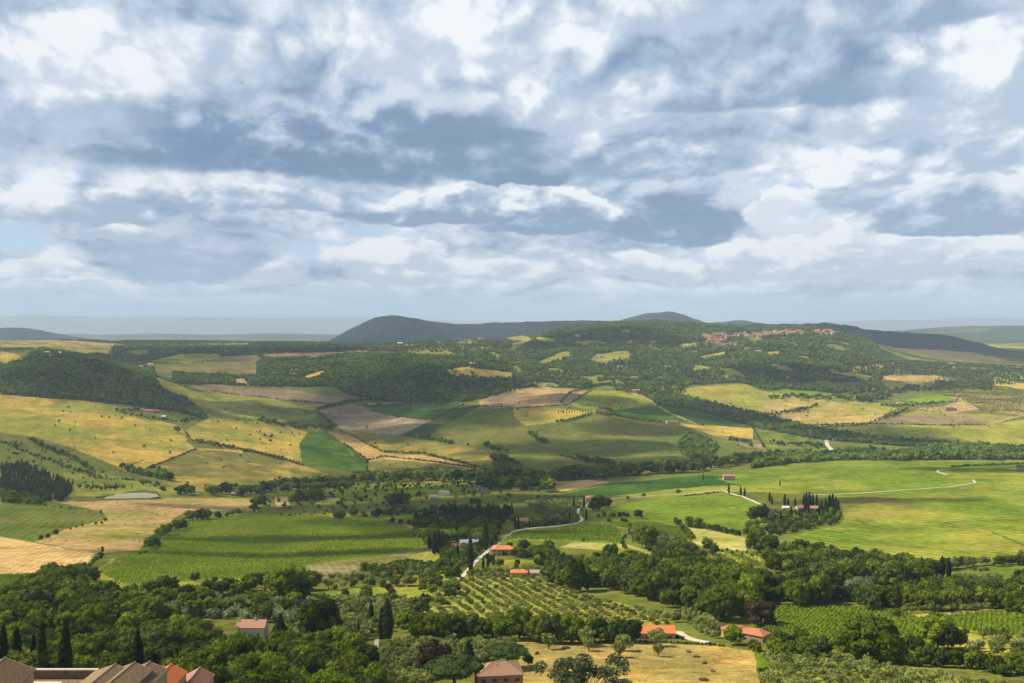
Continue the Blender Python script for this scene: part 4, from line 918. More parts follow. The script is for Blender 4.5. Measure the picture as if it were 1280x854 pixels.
for px, py, h, w in [(588,714,30,.85),(607,688,30,.9),(612,665,20,.8),(604,713,13,.8),(610,711,14,.8),(572,698,14,1.0)]: plant(K, px, py, h, w, 'the white road cypresses')
patch(B, [(550,700),(558,684),(600,688),(598,700),(575,712),(552,712)], 7, (5,8), 'the garden below the long pale farmhouse')
patch(B, [(592,660),(612,662),(622,676),(600,686),(588,680)], 9, (9,13), 'the white road cypresses')
patch(B, [(646,694),(660,690),(690,690),(697,700),(650,700),(640,697)], 7, (6,10), 'the trees by the orange roofed house')
for px, py, h in [(655,692,15),(686,690,13),(664,695,11)]: plant(B, px, py, h, 1, 'the trees by the orange roofed house')
# trees round the terraces
plant(B, 808, 685, 23, 1.25, '', label='broad dark round oak standing alone above the striped terraces'); plant(B, 762,706,19,1.0,'',label='round dark tree at the left end of the straw strip')
line(B, [(775,650),(790,660),(778,678),(782,690)], 6, (4,6), 'the vineyard corner', off=3); plant(B, 729,677,5,1,'the vineyard corner'); plant(B,761,653,6,1,'the vineyard corner')
patch(O, [(785,664),(825,668),(868,682),(862,694),(830,688),(790,680)], 7, (4,6), 'the olives below the round oak', ang=60, jit=.15)
patch(B, [(815,693),(850,682),(880,698),(870,705),(822,704)], 8, (7,11), 'the clump above the terraces'); plant(B, 858,697,14,1.1,'the clump above the terraces')
line(B, [(843,652),(852,660),(862,672),(867,678)], 3.2, (6,9), 'the hedge beside the pale strip', off=2); line(B, [(858,658),(870,660),(895,664),(925,671)], 3.4, (5,9), 'the hedge beside the pale strip', off=1)
for px, py, h in [(862,658,13),(873,660,14),(885,689,14),(893,694,12),(886,702,5)]: plant(B, px, py, h, 1, 'the hedge beside the pale strip')
for k in range(12): plant(B, 884+k*6.2, 685+k*.9+(k % 2)*3, 3.2, 1, 'the striped terraces')
for px, py, h in [(942,652,20),(951,650,21),(940,676,24),(948,680,26),(944,690,22),(958,692,20),(965,690,18)]: plant(B, px, py, h, 1.0, 'the foot of the right hill')
# cypress villa on the right
CV = 'the cypress villa'
patch(B, [(965,646),(1000,640),(1040,640),(1053,648),(1040,656),(1010,662),(990,668),(965,672),(955,662)], 8.5, (5,8), CV, dens=.8)
patch(O, [(950,640),(985,640),(985,650),(950,652)], 7, (4,6), CV)
r_ = random.Random(4)
for px, py, h in [(962,627,14),(965,631,12),(981,632,16),(985,634,14),(994,635,14),(1005,635,19),(1008,634,20),(1012,634,21),(1016,636,20),(1021,635,18),(1010,643,18),(1006,645,17),(989,648,15),(976,652,13),(999,649,12),(1027,640,17),(1032,640,18),(1037,638,21),(1041,637,21),(1045,640,20),(1048,642,17),(1034,646,16),(1024,645,15),(1043,648,14)]:
    plant(K, px, py, h, 1.15, CV)
# meadow with olives
for row_, (x0, x1, y0, y1, n) in enumerate([(395,545,727,722,11), (400,500,737,731,6), (470,548,734,732,6), (420,460,730,728,3)]):
    for k in range(n): t = (k+r_.uniform(.2, .8))/n; plant(O, x0+(x1-x0)*t, y0+(y1-y0)*t, r_.uniform(6.5,8.5), 1.05, 'the meadow left of the white road')
line(B, [(452,716),(470,720),(485,722),(500,722)], 5, (8,12), 'the meadow edge', off=4); plant(B, 494,722,13,1.2,'the meadow edge'); patch(S_, [(455,712),(500,702),(556,706),(560,718),(510,720)], 5, (3,4.5), 'the scrub above the meadow')
for px, py, h, w in [(552,716,13,1.1),(566,726,13,1.1),(564,742,9,1.7),(562,748,8,1.3)]: plant(B, px, py, h, w, 'the bend of the white road')
patch(S_, [(560,716),(580,716),(640,712),(700,712),(690,720),(640,722),(585,724)], 5.5, (3,5), 'the scrub above the orchard', dens=.8)
# the olive orchard
patch(O, [(558,728),(585,722),(640,716),(690,716),(712,730),(722,745),(770,758),(850,774),(840,782),(780,790),(700,784),(560,779),(528,770)], 7.8, (3.0,4.2), 'the big olive orchard in the middle', w=(1.05,1.35), ang=12, jit=.15, dens=.94)
# dark belt above the stubble field
BLT = 'the belt above the stubble field'
line(B, [(520,792),(545,796),(580,797),(620,798),(660,800)], 7, (10,13), BLT, off=3); line(B, [(660,803),(700,804),(745,803),(790,802)], 6.5, (10,13), BLT, off=3); line(B, [(535,790),(600,790),(650,792)], 10, (8,11), BLT, off=3)
# central woods
patch(B, [(690,718),(715,712),(760,712),(790,708),(850,716),(905,716),(950,728),(960,745),(955,758),(905,778),(862,768),(820,757),(770,742),(720,734),(690,735)], 11, (11,17), 'the wood behind the barns', dmax=1000)
for px, py, h, w in [(716,740,33,1.2),(724,740,28,1.1),(699,735,20,1.0),(735,738,20,1.0)]: plant('poplar', px, py, h*.8, w*1.2, 'the tall tree at the left edge of the wood')
plant(K, 817,732,21,1.1,'',label='lone cypress standing in the wood beside the red tiled roof'); plant(K,813,733,17,1.0,'the wood behind the barns')
line(B, [(790,722),(810,722),(820,720)], 7, (12,16), 'the wood behind the barns', off=3)
patch(B, [(958,700),(1000,690),(1060,704),(1100,708),(1150,714),(1170,722),(1150,735),(1080,730),(1010,722),(960,716)], 11, (11,16), 'the wood at the foot of the right hill', dmax=1200)
patch('pale_shrub', [(1040,735),(1080,730),(1100,738),(1075,750),(1045,748)], 8, (7,9), 'the pale trees by the pink house')
patch(B, [(960,735),(1030,735),(1050,750),(1020,762),(965,760)], 12, (12,17), 'the wood above the bright vineyard', dmax=900)
patch(B, [(1065,750),(1130,742),(1185,738),(1280,740),(1280,762),(1235,762),(1180,764),(1120,764),(1070,766)], 11, (10,14), 'the wood on the right', dmax=900)
patch(B, [(1262,730),(1345,728),(1345,772),(1290,775),(1250,765)], 12, (10,14), 'the wood on the right', dmax=900)
for px, py, h, w in [(1030,748,20,1.2),(1012,752,19,1.2),(1085,748,9,1),(1142,772,2,1)]: plant(B, px, py, h, w, 'the wood above the bright vineyard')
for px, py, h in [(1132,738,17),(1152,723,17),(1168,722,13),(1172,722,12),(1178,722,17),(1186,726,17)]: plant(K, px, py, h, 1, 'the pink house in the right wood')
line(O, [(1185,712),(1215,708),(1238,706)], 6, (7,9), 'the lower edge of the right hill'); line(B, [(1248,707),(1262,706),(1285,706)], 5, (9,13), 'the lower edge of the right hill', off=3); line(B, [(1165,716),(1185,712),(1215,706)], 7, (8,12), 'the lower edge of the right hill', off=2)
line(S_, [(1215,714),(1238,714)], 6, (5,7), 'the lower edge of the right hill')
patch(O, [(1190,722),(1250,722),(1255,728),(1200,730)], 7, (4,5), 'the right hand meadow')
for k in range(11): plant(O, 1131+k*10.3, 767-k*.45+(k % 2)*.5, 5, 1.05, 'the row above the right vineyard')
plant(B, 1170,784,9,1.3,'',label='round green bush on the track between the two vineyards'); plant(B,1121,773,6,1,'',label='small dark bush at the corner of the bright vineyard')
plant(B, 1088,828,21,1.5,'',label='big round dark oak between the bright vineyard and the olive grove'); plant(B,1066,822,15,1.3,'the big round oak'); plant(B,1105,826,17,1.3,'the big round oak')
for px, py, h, w in [(1172,812,13,1.2),(1185,813,11,1.2),(1196,811,11,1.2),(1142,818,10,1),(1120,770,5,1)]: plant(B, px, py, h, w, 'the clump right of the big oak')
line(O, [(1210,815),(1228,815)], 9, (5,6), 'the clump right of the big oak')
line(B, [(1122,826),(1150,832),(1180,832),(1215,836),(1250,842),(1290,848)], 9, (8,12), 'the hedge above the lower grove', off=6, mixk=[B, B, S_])
patch(O, [(1225,800),(1300,798),(1300,822),(1240,822)], 7.5, (4.5,6), 'the olives at the right edge', ang=20)
patch(O, [(960,826),(985,822),(1050,828),(1110,840),(1170,850),(1240,860),(1300,870),(1300,905),(955,905),(952,850)], 7.9, (3.8,5.2), 'the dense grove at the lower right', w=(1.05,1.3), ang=35, jit=.14, dmin=300)
patch(B, [(960,812),(985,808),(1022,812),(1035,824),(1000,830),(968,826)], 7, (7,10), 'the clump above the lower olive grove')
# around the barns
patch(O, [(868,784),(890,780),(905,786),(905,798),(880,800),(868,794)], 7, (4.5,6), 'the barn drive', ang=15, jit=.15); patch(O, [(822,775),(868,770),(895,776),(890,784),(852,782)], 7, (5,6.5), 'the barn drive', jit=.15)
plant('copper', 952, 782, 15, 1.25, '', label='dark copper coloured tree behind the red roofed barn'); plant(B,905,776,17,1.2,'the red roofed barn'); plant(B,884,776,17,1.2,'the red roofed barn'); plant(B,925,770,16,1.2,'the red roofed barn')
line(O, [(958,795),(968,800),(972,812)], 7, (4.5,6), 'the red roofed barn'); plant(B, 918,806,10,1.2,'the red roofed barn'); line(B, [(935,812),(950,816)], 7, (5,6), 'the red roofed barn')
line(S_, [(800,803),(840,804),(880,806),(905,808)], 4, (2.4,3.2), 'the low hedge above the stubble field'); line(S_, [(795,794),(830,797),(860,800)], 5, (3,4), 'the low hedge above the stubble field', off=3)
for px, py, h, w, lb in [(686,812,8,1.0,'small round olive tree alone at the upper left of the stubble field'), (732,808,9.5,1.05,'large pale olive tree at the top of the stubble field'), (736,814,6.5,1,'olive tree touching the large one at the top of the stubble field'),
    (779,814,8.6,1.1,'olive tree behind its twin in the middle of the stubble field'), (775,822,7.4,1,'front olive tree of the pair in the middle of the stubble field'), (820,808,8.5,1.2,'wide pale olive tree below the orange barn'), (823,821,6.6,1,'lone small olive tree in the open stubble below the orange barn'),(660,832,5.5,1.1,'dark round bush at the left edge of the stubble field')]:
    plant(O if 'bush' not in lb else B, px, py, h, w, '', label=lb)
# lower middle
patch(O, [(478,812),(500,806),(560,806),(640,808),(650,820),(600,836),(560,835),(540,860),(478,865)], 5.2, (4,5.6), 'the thicket beside the garden path', dmin=250)
for px, py, h, w in [(538,846,15,1.2),(550,840,12,1.1)]: plant('copper', px, py, h, w, 'the lowest villa')
plant('umbrella_pine', 634,836,11,1.7,'',label='wide flat topped pine beside the lowest villa'); plant('umbrella_pine', 568,862,13,1.7,'',label='broad umbrella pine left of the lowest villa'); plant(P_,586,836,13,1.1,'',label='pointed conifer between the umbrella pines')
plant(K, 484,801,22,1.3,'',label='tallest fattest cypress at the head of the garden path'); plant(K,477,801,17,1.0,'',label='slim cypress clasped to the left of the tallest one'); plant(K,464,784,15,1.0,'',label='cypress standing apart left of the tallest one'); plant(K,448,797,10,.7,'the terrace left of the garden path')
plant(B, 400,800,22,1.2,'',label='tall dense dark tree rising beside the cream house'); plant(B,406,802,17,1.1,'the trees round the cream house'); plant(P_, 350,797,13,1.3,'',label='dark conifer just right of the cream house')
for px, py, h, w in [(515,790,12,1.2),(525,768,12,1.4),(505,786,10,1.2),(520,800,9,1)]: plant(B, px, py, h, w, 'the trees right of the tallest cypress')
patch(O, [(372,760),(425,752),(500,752),(520,765),(500,782),(470,800),(420,806),(412,800),(430,780)], 6.5, (4.5,6.5), 'the terrace left of the garden path', dmin=250)
patch(B, [(200,765),(240,752),(320,752),(375,760),(380,780),(340,780),(290,775),(215,776)], 16, (8,12), 'the silvery grove behind the cream house')
patch('pale_shrub', [(200,765),(240,752),(320,752),(375,760),(380,780),(340,780),(290,775),(215,776)], 7.5, (4,8), 'the silvery grove behind the cream house')
patch(O, [(352,780),(392,776),(410,802),(440,812),(468,820),(468,860),(440,870),(432,830),(370,806)], 6, (4.5,6), 'the olives below the cream house', dens=.75)
patch(S_, [(255,795),(380,800),(400,805),(400,812),(250,812)], 4.5, (1.8,2.6), 'the hedge in front of the cream house')
# big wood lower left
patch(B, [(0,756),(40,730),(60,722),(100,720),(125,730),(110,745),(60,770),(30,785),(0,790)], 11.5, (10,15), 'the wood at the left edge', dmax=1100)
patch(B, [(60,765),(110,745),(160,755),(200,765),(215,785),(150,795),(60,800),(20,800),(30,785)], 11.5, (10,15), 'the wood at the left edge', dmax=1000)
for px, py, h, w in [(131,752,15,1.25),(161,750,10,1.1),(182,742,9,1.2),(194,742,10,1.2),(206,738,12,1.2),(216,738,10,1.2),(141,738,1,1),(244,727,8,1),(269,728,5,1),(107,735,11,1.2)]: plant(B, px, py, h, w, 'the edge below the big green field')
line(B, [(225,752),(250,748),(275,744),(300,740),(330,735),(350,732)], 6, (9,13), 'the belt below the big green field', off=4); line(B, [(140,768),(165,760),(190,756),(225,752)], 7, (8,12), 'the belt below the big green field', off=4)
for px, py, h, w in [(372,732,15,1.2),(385,738,16,1.2),(362,745,18,1.2),(350,752,16,1.2),(372,755,16,1.1),(340,740,14,1.1),(395,728,9,1),(360,722,12,1)]: plant(B, px, py, h, w, 'the dark clump at the meadow corner')
patch(S_, [(375,748),(440,752),(430,772),(385,775)], 6, (4,6), 'the scrub at the meadow corner')
patch(P_, [(205,780),(240,772),(260,785),(225,790)], 10, (9,12), 'the conifers left of the cream house')
patch(B, [(150,800),(200,792),(250,800),(280,822),(260,835),(150,835)], 9.5, (9,13), 'the wood behind the stone buildings', dmax=700)
patch(B, [(-40,800),(20,802),(150,802),(155,840),(150,868),(-40,868)], 9.5, (8,12), 'the wood behind the stone buildings', dmax=560, dmin=300)
patch(B, [(250,832),(300,822),(400,818),(440,822),(470,850),(478,915),(255,915),(215,860)], 9.0, (8,12), 'the thick wood in the lower foreground', dmin=215)
for px, py, top, w, lb in [(4,862,780,1.1,'cypress cut by the left edge of the view'),(20,866,784,1.35,'stout dark cypress second from the left edge'),(42,866,792,1.0,'shortest of the dark cypresses above the terrace wall'),(52,868,776,1.0,'tall narrow cypress left of the pointed one above the terrace wall'),(82,868,774,1.1,'pointed cypress standing alone above the terrace wall'),(172,862,786,1.4,'thick cypress behind the brown tiled roofs'),(214,862,813,1.2,'cypress between the orange roof and the pink roof'),(222,862,816,1.0,'slimmer cypress touching the one between the orange and pink roofs')]:
    q_ = hit(px, py); plant(K, px, py, (py-top)/F*q_.y, w*.74, '', label=lb, p=q_)
line(S_, [(490,870),(530,872),(580,874)], 10, (4,6), 'the trees above the lowest villa', off=4)

# rough edges of far fields
for k, f_ in enumerate(FIELDS):
    poly = f_[7]
    for i in range(len(poly)):
        (ax, ay), (bx, by) = poly[i], poly[(i+1) % len(poly)]
        if max(ay, by) > 606 or min(ax, bx) < -20 or max(ax, bx) > 1300: continue
        hv_ = (k*37+i*91) % 100
        if hv_ < 27: line(S_ if hv_ < 14 else B, [(ax, ay), (bx, by)], 2.6, (4.5,8) if hv_ < 14 else (4,7), '~', off=.6)
for poly, sp_, dn in [([(0,545),(60,565),(150,600),(100,615),(0,580)], 22, .25), ([(320,605),(690,600),(690,625),(440,640),(320,640)], 20, .35), ([(620,660),(640,690),(700,712),(640,712),(560,712)], 14, .3), ([(690,700),(760,700),(850,705),(830,716),(700,716)], 12, .4),
                      ([(600,505),(1000,500),(1280,500),(1280,565),(700,565)], 60, .25), ([(0,500),(420,520),(640,590),(200,610)], 60, .2), ([(400,740),(560,715),(560,760),(400,765)], 12, .3)]:
    patch(B, poly, sp_, (4,9), '~', dens=dn)

# keep the roads and the path clear
def _clear():
    keep_ = []
    for t in TREES:
        ok = True
        for q_, w_ in ROADS:
            if abs(q_[:, 1]-t[2]).min() > 60: continue
            if np.hypot(q_[:, 0]-t[1], q_[:, 1]-t[2]).min() < w_/2+(.28*t[3]*t[4] if t[0] != 'cypress' else .6): ok = t[6] is not None; break
        if ok: keep_.append(t)
    TREES[:] = keep_
_clear()

# ---------------------------------------------------------------- clouds that pass overhead and shade the valley
def passing_clouds():
    m = bpy.data.materials.new('cloud_vapour'); m.use_nodes = True; nt = m.node_tree; nt.nodes.clear()
    v = nt.nodes.new('ShaderNodeVolumeScatter'); v.inputs['Color'].default_value = (1, 1, 1, 1); v.inputs['Density'].default_value = .0085
    o = nt.nodes.new('ShaderNodeOutputMaterial'); nt.links.new(v.outputs[0], o.inputs['Volume'])
    iv, if_ = ico(4)
    # middle of the shade on the ground, half length across and along the view, height of the cloud
    for k, (px, py, rx, ry, alt) in enumerate([(520,484,330,260,1900), (590,512,180,260,1900), (440,515,170,300,1900), (700,562,230,170,1900), (830,578,210,110,1800), (790,535,150,90,1900), (640,588,420,170,1700), (560,612,330,130,1500), (500,632,330,70,1400),
            (430,672,250,36,1300), (395,692,190,20,1300), (600,650,120,120,1300), (530,645,140,120,1400), (1085,545,190,150,1900), (330,515,230,140,1800), (110,470,230,200,2000), (150,445,500,420,2300), (260,440,600,500,2300),
            (350,440,500,400,2300), (1200,440,900,900,3800), (870,516,230,180,1900), (700,497,160,120,1900), (1090,480,260,200,2200), (985,470,300,200,2200), (1260,588,180,40,1500), (480,545,160,120,1800), (720,425,500,350,2900), (1050,625,90,40,1300), (1180,435,700,700,3900)]):
        p = hit(px, py); c = p+SUN*((ZC+alt-p.z)/SUN.z)
        d = iv; n = fbm(d[:, 0]*2.2+k*7, d[:, 1]*2.2+d[:, 2]*1.3, 4, 300+k)-.5; n2 = fbm(d[:, 0]*6+k*3, d[:, 1]*6+d[:, 2]*4, 3, 340+k)-.5
        s = (1+.9*n+.35*n2)[:, None]; zt = np.where(d[:, 2] > 0, 150*d[:, 2], 60*d[:, 2])*(1+1.2*n)
        V_ = np.stack([d[:, 0]*rx*1.15*s[:, 0], d[:, 1]*ry*1.15*s[:, 0], zt], 1)
        o = mesh_np('cloud', V_, if_, m, smooth=True, loc=c); o['kind'] = 'structure'
passing_clouds()

# ---------------------------------------------------------------- buildings
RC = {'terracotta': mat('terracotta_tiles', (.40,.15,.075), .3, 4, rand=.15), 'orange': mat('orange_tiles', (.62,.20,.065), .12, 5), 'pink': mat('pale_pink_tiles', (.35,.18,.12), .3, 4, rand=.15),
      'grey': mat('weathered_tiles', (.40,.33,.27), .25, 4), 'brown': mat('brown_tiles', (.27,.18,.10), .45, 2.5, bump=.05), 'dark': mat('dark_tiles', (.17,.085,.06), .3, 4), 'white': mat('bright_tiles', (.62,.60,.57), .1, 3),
      'rosy': mat('mossy_pink_tiles', (.30,.17,.11), .45, 3, bump=.05)}
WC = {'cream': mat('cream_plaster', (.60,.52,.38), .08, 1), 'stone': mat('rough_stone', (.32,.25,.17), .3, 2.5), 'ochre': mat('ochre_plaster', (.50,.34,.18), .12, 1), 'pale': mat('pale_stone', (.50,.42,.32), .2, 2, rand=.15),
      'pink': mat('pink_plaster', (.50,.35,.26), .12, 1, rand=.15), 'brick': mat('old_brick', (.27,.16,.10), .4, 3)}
M_WIN = mat('window_glass', (.03,.03,.035), .1, 1, rough=.2); M_SHUT = mat('wooden_shutter', (.11,.07,.045), .2, 2); M_DOOR = mat('wooden_door', (.14,.085,.05), .25, 2); M_CONC = mat('concrete', (.36,.34,.31), .2, 1)
def house(px, py, w, d, h, roof='terracotta', wall='cream', yaw=0, shape='gable', rise=.28, label='', cat='house', name='house', wins=2, chim=1, door=True, group=None, p=None, storeys=None, ridge='x', over=.45, small=False):
    """a house with walls, tiled roof, windows, door and chimney; its long side faces the view at yaw 0"""
    p = p or hit(px, py); root = bpy.data.objects.new(name, None); C.objects.link(root); root.location = p; root.rotation_euler = (0, 0, math.radians(yaw))
    tag(root, label, cat, group)
    X2, Y2 = w/2, d/2
    mb = MB().box(-X2, -Y2, -4, X2, Y2, h)
    if shape == 'gable':
        if ridge == 'x':
            rz_ = rise*d
            for s in (-1, 1): mb.add([(s*X2, -Y2, h), (s*X2, Y2, h), (s*X2, 0, h+rz_)], [(0, 1, 2)])
        else:
            rz_ = rise*w
            for s in (-1, 1): mb.add([(-X2, s*Y2, h), (X2, s*Y2, h), (0, s*Y2, h+rz_)], [(0, 1, 2)])
    mb.build('wall', WC[wall], root)
    o = over; t = .22; rb = MB()
    def slab(q):     # a roof plane with thickness
        n = (Vector(q[1])-Vector(q[0])).cross(Vector(q[2])-Vector(q[0])).normalized()
        if n.z < 0: n = -n
        up = [tuple(Vector(v)+n*t+Vector((0, 0, .02))) for v in q]; lo = [tuple(Vector(v)+Vector((0, 0, .02))) for v in q]; k = len(q)
        rb.add(lo+up, [tuple(range(k-1, -1, -1)), tuple(range(k, 2*k))]+[(i, (i+1) % k, k+(i+1) % k, k+i) for i in range(k)])
    if shape == 'gable':
        if ridge == 'x':
            rz_ = rise*d; dz = rz_/Y2*o; dip = .12
            for s in (-1, 1): slab([(-X2-o, s*(Y2+o), h-dz), (X2+o, s*(Y2+o), h-dz), (X2+o, 0, h+rz_), (0, 0, h+rz_-dip*.5), (-X2-o, 0, h+rz_)])
        else:
            rz_ = rise*w; dz = rz_/X2*o
            for s in (-1, 1): slab([(s*(X2+o), -Y2-o, h-dz), (s*(X2+o), Y2+o, h-dz), (0, Y2+o, h+rz_), (0, -Y2-o, h+rz_)])
        top = (0, 0, h+rz_)
    else:
        m_ = min(X2, Y2); rz_ = rise*2*m_; a = X2-m_*.92; b = Y2-m_*.92; z0 = h-.12
        A = [(-X2-o, -Y2-o, z0), (X2+o, -Y2-o, z0), (X2+o, Y2+o, z0), (-X2-o, Y2+o, z0)]; r1, r2 = (-a, -b, h+rz_), (a, b, h+rz_)
        if X2 >= Y2: slab([A[0], A[1], r2, r1]); slab([A[2], A[3], r1, r2]); slab([A[1], A[2], r2]); slab([A[3], A[0], r1])
        else: slab([A[1], A[2], r2, r1]); slab([A[3], A[0], r1, r2]); slab([A[0], A[1], r1]); slab([A[2], A[3], r2])
    rf = rb.build('roof', RC[roof], root)
    if small: return root
    r = random.Random(int(px*7+py))
    for k in range(chim):
        cx_, cy_ = r.uniform(-.6, .6)*X2, r.uniform(-.5, .5)*Y2
        zr = h+(rise*(d if ridge == 'x' else w)*(1-(abs(cy_)/Y2 if ridge == 'x' else abs(cx_)/X2)) if shape == 'gable' else rise*min(X2, Y2))
        MB().box(cx_-.35, cy_-.35, zr-.6, cx_+.35, cy_+.35, zr+1.0).box(cx_-.45, cy_-.45, zr+1.0, cx_+.45, cy_+.45, zr+1.15).build('chimney', WC[wall], rf)
    st = storeys or max(1, int(h/2.9)); sh = h/st
    def opening(nm, x0, x1, z0, z1, side):
        if side == 0: g = MB().box(x0, -Y2-.05, z0, x1, -Y2+.12, z1); f = MB().box(x0-.12, -Y2-.09, z0-.14, x1+.12, -Y2+.02, z0)
        else: g = MB().box(X2-.12, x0, z0, X2+.05, x1, z1) if side == 1 else MB().box(-X2-.05, x0, z0, -X2+.12, x1, z1); f = None
        wo = g.build(nm, M_DOOR if nm == 'door' else M_WIN, root)
        if nm == 'window' and side == 0:
            f.build('sill', M_CONC, wo)
            ww = (x1-x0)/2; MB().box(x0-ww, -Y2-.07, z0, x0-.02, -Y2+.02, z1).build('shutter', M_SHUT, wo); MB().box(x1+.02, -Y2-.07, z0, x1+ww, -Y2+.02, z1).build('shutter', M_SHUT, wo)
    for s_ in range(st):
        for k in range(wins):
            x = -X2+w*(k+.5)/wins
            if s_ == 0 and door and k == wins//2: opening('door', x-.55, x+.55, .02, 2.15, 0); continue
            opening('window', x-.5, x+.5, s_*sh+1.0, s_*sh+2.25, 0)
        for sd_ in (1, 2):
            opening('window', -.45, .45, s_*sh+1.0, s_*sh+2.2, sd_)
    return root
H = house
q=hit(318,797); H(318,797,12.5,9,5.2,'pink','cream',-2,label='small cream house with pink tiled roof standing among trees in the left foreground',wins=2,storeys=1,rise=.32,p=Vector((q.x,q.y,q.z+1.3)))
H(303,789,5,5,3.4,'pink','cream',-2,label='little pink roofed annex at the left back of the small cream house',cat='shed',name='annex',wins=1,door=False,chim=0)
q = hit(623,862); H(0,0,17,13,7,'rosy','brick',8,'hip',.24,'large house with mossy pink hipped roof at the bottom centre beside the umbrella pine',name='villa',cat='villa',wins=4,chim=3,p=Vector((q.x,q.y,q.z+.5)))
H(815,797,23,9,3.6,'orange','ochre',0,label='long low barn with a bright orange roof above the stubble field',name='barn',cat='barn',wins=4,chim=0,rise=.30)
H(748,788,9,6,3.6,'orange','ochre',0,label='small orange roof half hidden in trees left of the orange barn',cat='shed',name='shed',chim=0,wins=2); H(765,789,8,5.5,3.4,'pink','ochre',8,label='small pink roof between the trees and the orange barn',cat='shed',name='shed',chim=0,wins=2)
H(666,788,6,5,5,'pink','pink',0,label='tiny salmon outbuilding poking out of the dark tree belt',cat='shed',name='shed',wins=1,chim=0)
H(943,801,13,9,4.2,'terracotta','stone',-38,'hip',.22,'low stone barn with long red tiled roof near the copper tree',name='barn',cat='barn',wins=2,chim=0,storeys=1); H(919,796,14,8,4.0,'terracotta','ochre',0,'hip',.24,'red roofed wing joined behind the low stone barn',name='barn',cat='barn',wins=3,chim=0,storeys=1)
H(649,721,13,8,4,'orange','ochre',0,'hip',.25,'orange hipped roof sunk in trees above the olive orchard',wins=3); H(668,720,7,6,3.2,'grey','ochre',4,label='greyish lean-to at the right of the orange hipped roof',cat='shed',name='shed',wins=1,chim=0)
H(780,731,8,7,5,'terracotta','pink',0,label='house left half of a red roofed pair hidden deep in the wood',wins=2); H(795,731,9,7,5.4,'terracotta','pink',4,label='right half of the red roofed pair hidden deep in the wood',wins=2)
H(654,658,19,13,7.5,'terracotta','pink',0,'hip',.24,'grand pink villa with red hipped roof above the bend of the white road',name='villa',cat='villa',wins=5,chim=2)
H(629,694,20,11,6.5,'orange','ochre',0,'hip',.24,'ochre two storey house with orange roof beside the white road',wins=5,chim=2,name='farmhouse')
H(590,684,24,11,5.5,'white','cream',12,'gable',.22,'long farmhouse with almost white roof among the cypresses',name='farmhouse',wins=5); H(572,687,12,8,4,'pink','ochre',10,label='low pink wing at the left of the long pale farmhouse',cat='farmhouse',name='farmhouse',wins=3,chim=0)
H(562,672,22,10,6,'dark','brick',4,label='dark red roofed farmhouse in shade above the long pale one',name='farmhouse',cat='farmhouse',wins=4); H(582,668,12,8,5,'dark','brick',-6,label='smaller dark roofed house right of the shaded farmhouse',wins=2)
H(737,627,12,9,6,'pink','pink',0,label='pink house beside the pale yard at the top of the white road',wins=3)
H(911,600,19,9,7,'terracotta','pink',0,label='red roofed farmhouse alone below the bright green right hill',name='farmhouse',cat='farmhouse',wins=4)
H(297,620,21,9,4.6,'pink','brick',-6,label='long pink roofed barn at the right end of the hay field',name='barn',cat='barn',wins=3,chim=0)
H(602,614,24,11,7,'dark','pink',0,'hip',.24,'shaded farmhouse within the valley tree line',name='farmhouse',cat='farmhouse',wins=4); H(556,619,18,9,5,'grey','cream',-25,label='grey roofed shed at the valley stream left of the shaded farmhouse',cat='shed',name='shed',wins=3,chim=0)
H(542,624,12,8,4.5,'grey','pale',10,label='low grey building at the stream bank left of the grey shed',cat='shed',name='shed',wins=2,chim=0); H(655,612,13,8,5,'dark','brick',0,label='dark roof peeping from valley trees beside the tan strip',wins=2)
H(1000,642,10,9,8,'pink','pink',10,label='tall pink villa in the middle of the cypress grove',name='villa',cat='villa',wins=3); H(1016,640,13,8,5.5,'pink','pale',-5,label='pink roofed wing right of the tall villa in the cypress grove',wins=3,chim=0); H(982,638,8,6,4,'white','cream',0,label='small whitish building left of the tall villa in the cypress grove',cat='shed',name='shed',wins=2,chim=0)
H(1110,729,10,8,6,'pink','pink',0,label='pink house in the wood under the bright right hill',wins=2); H(1137,738,7,6,4.6,'brown','ochre',0,label='ochre outhouse behind the lone cypress in the right wood',cat='shed',name='shed',wins=2,chim=0)
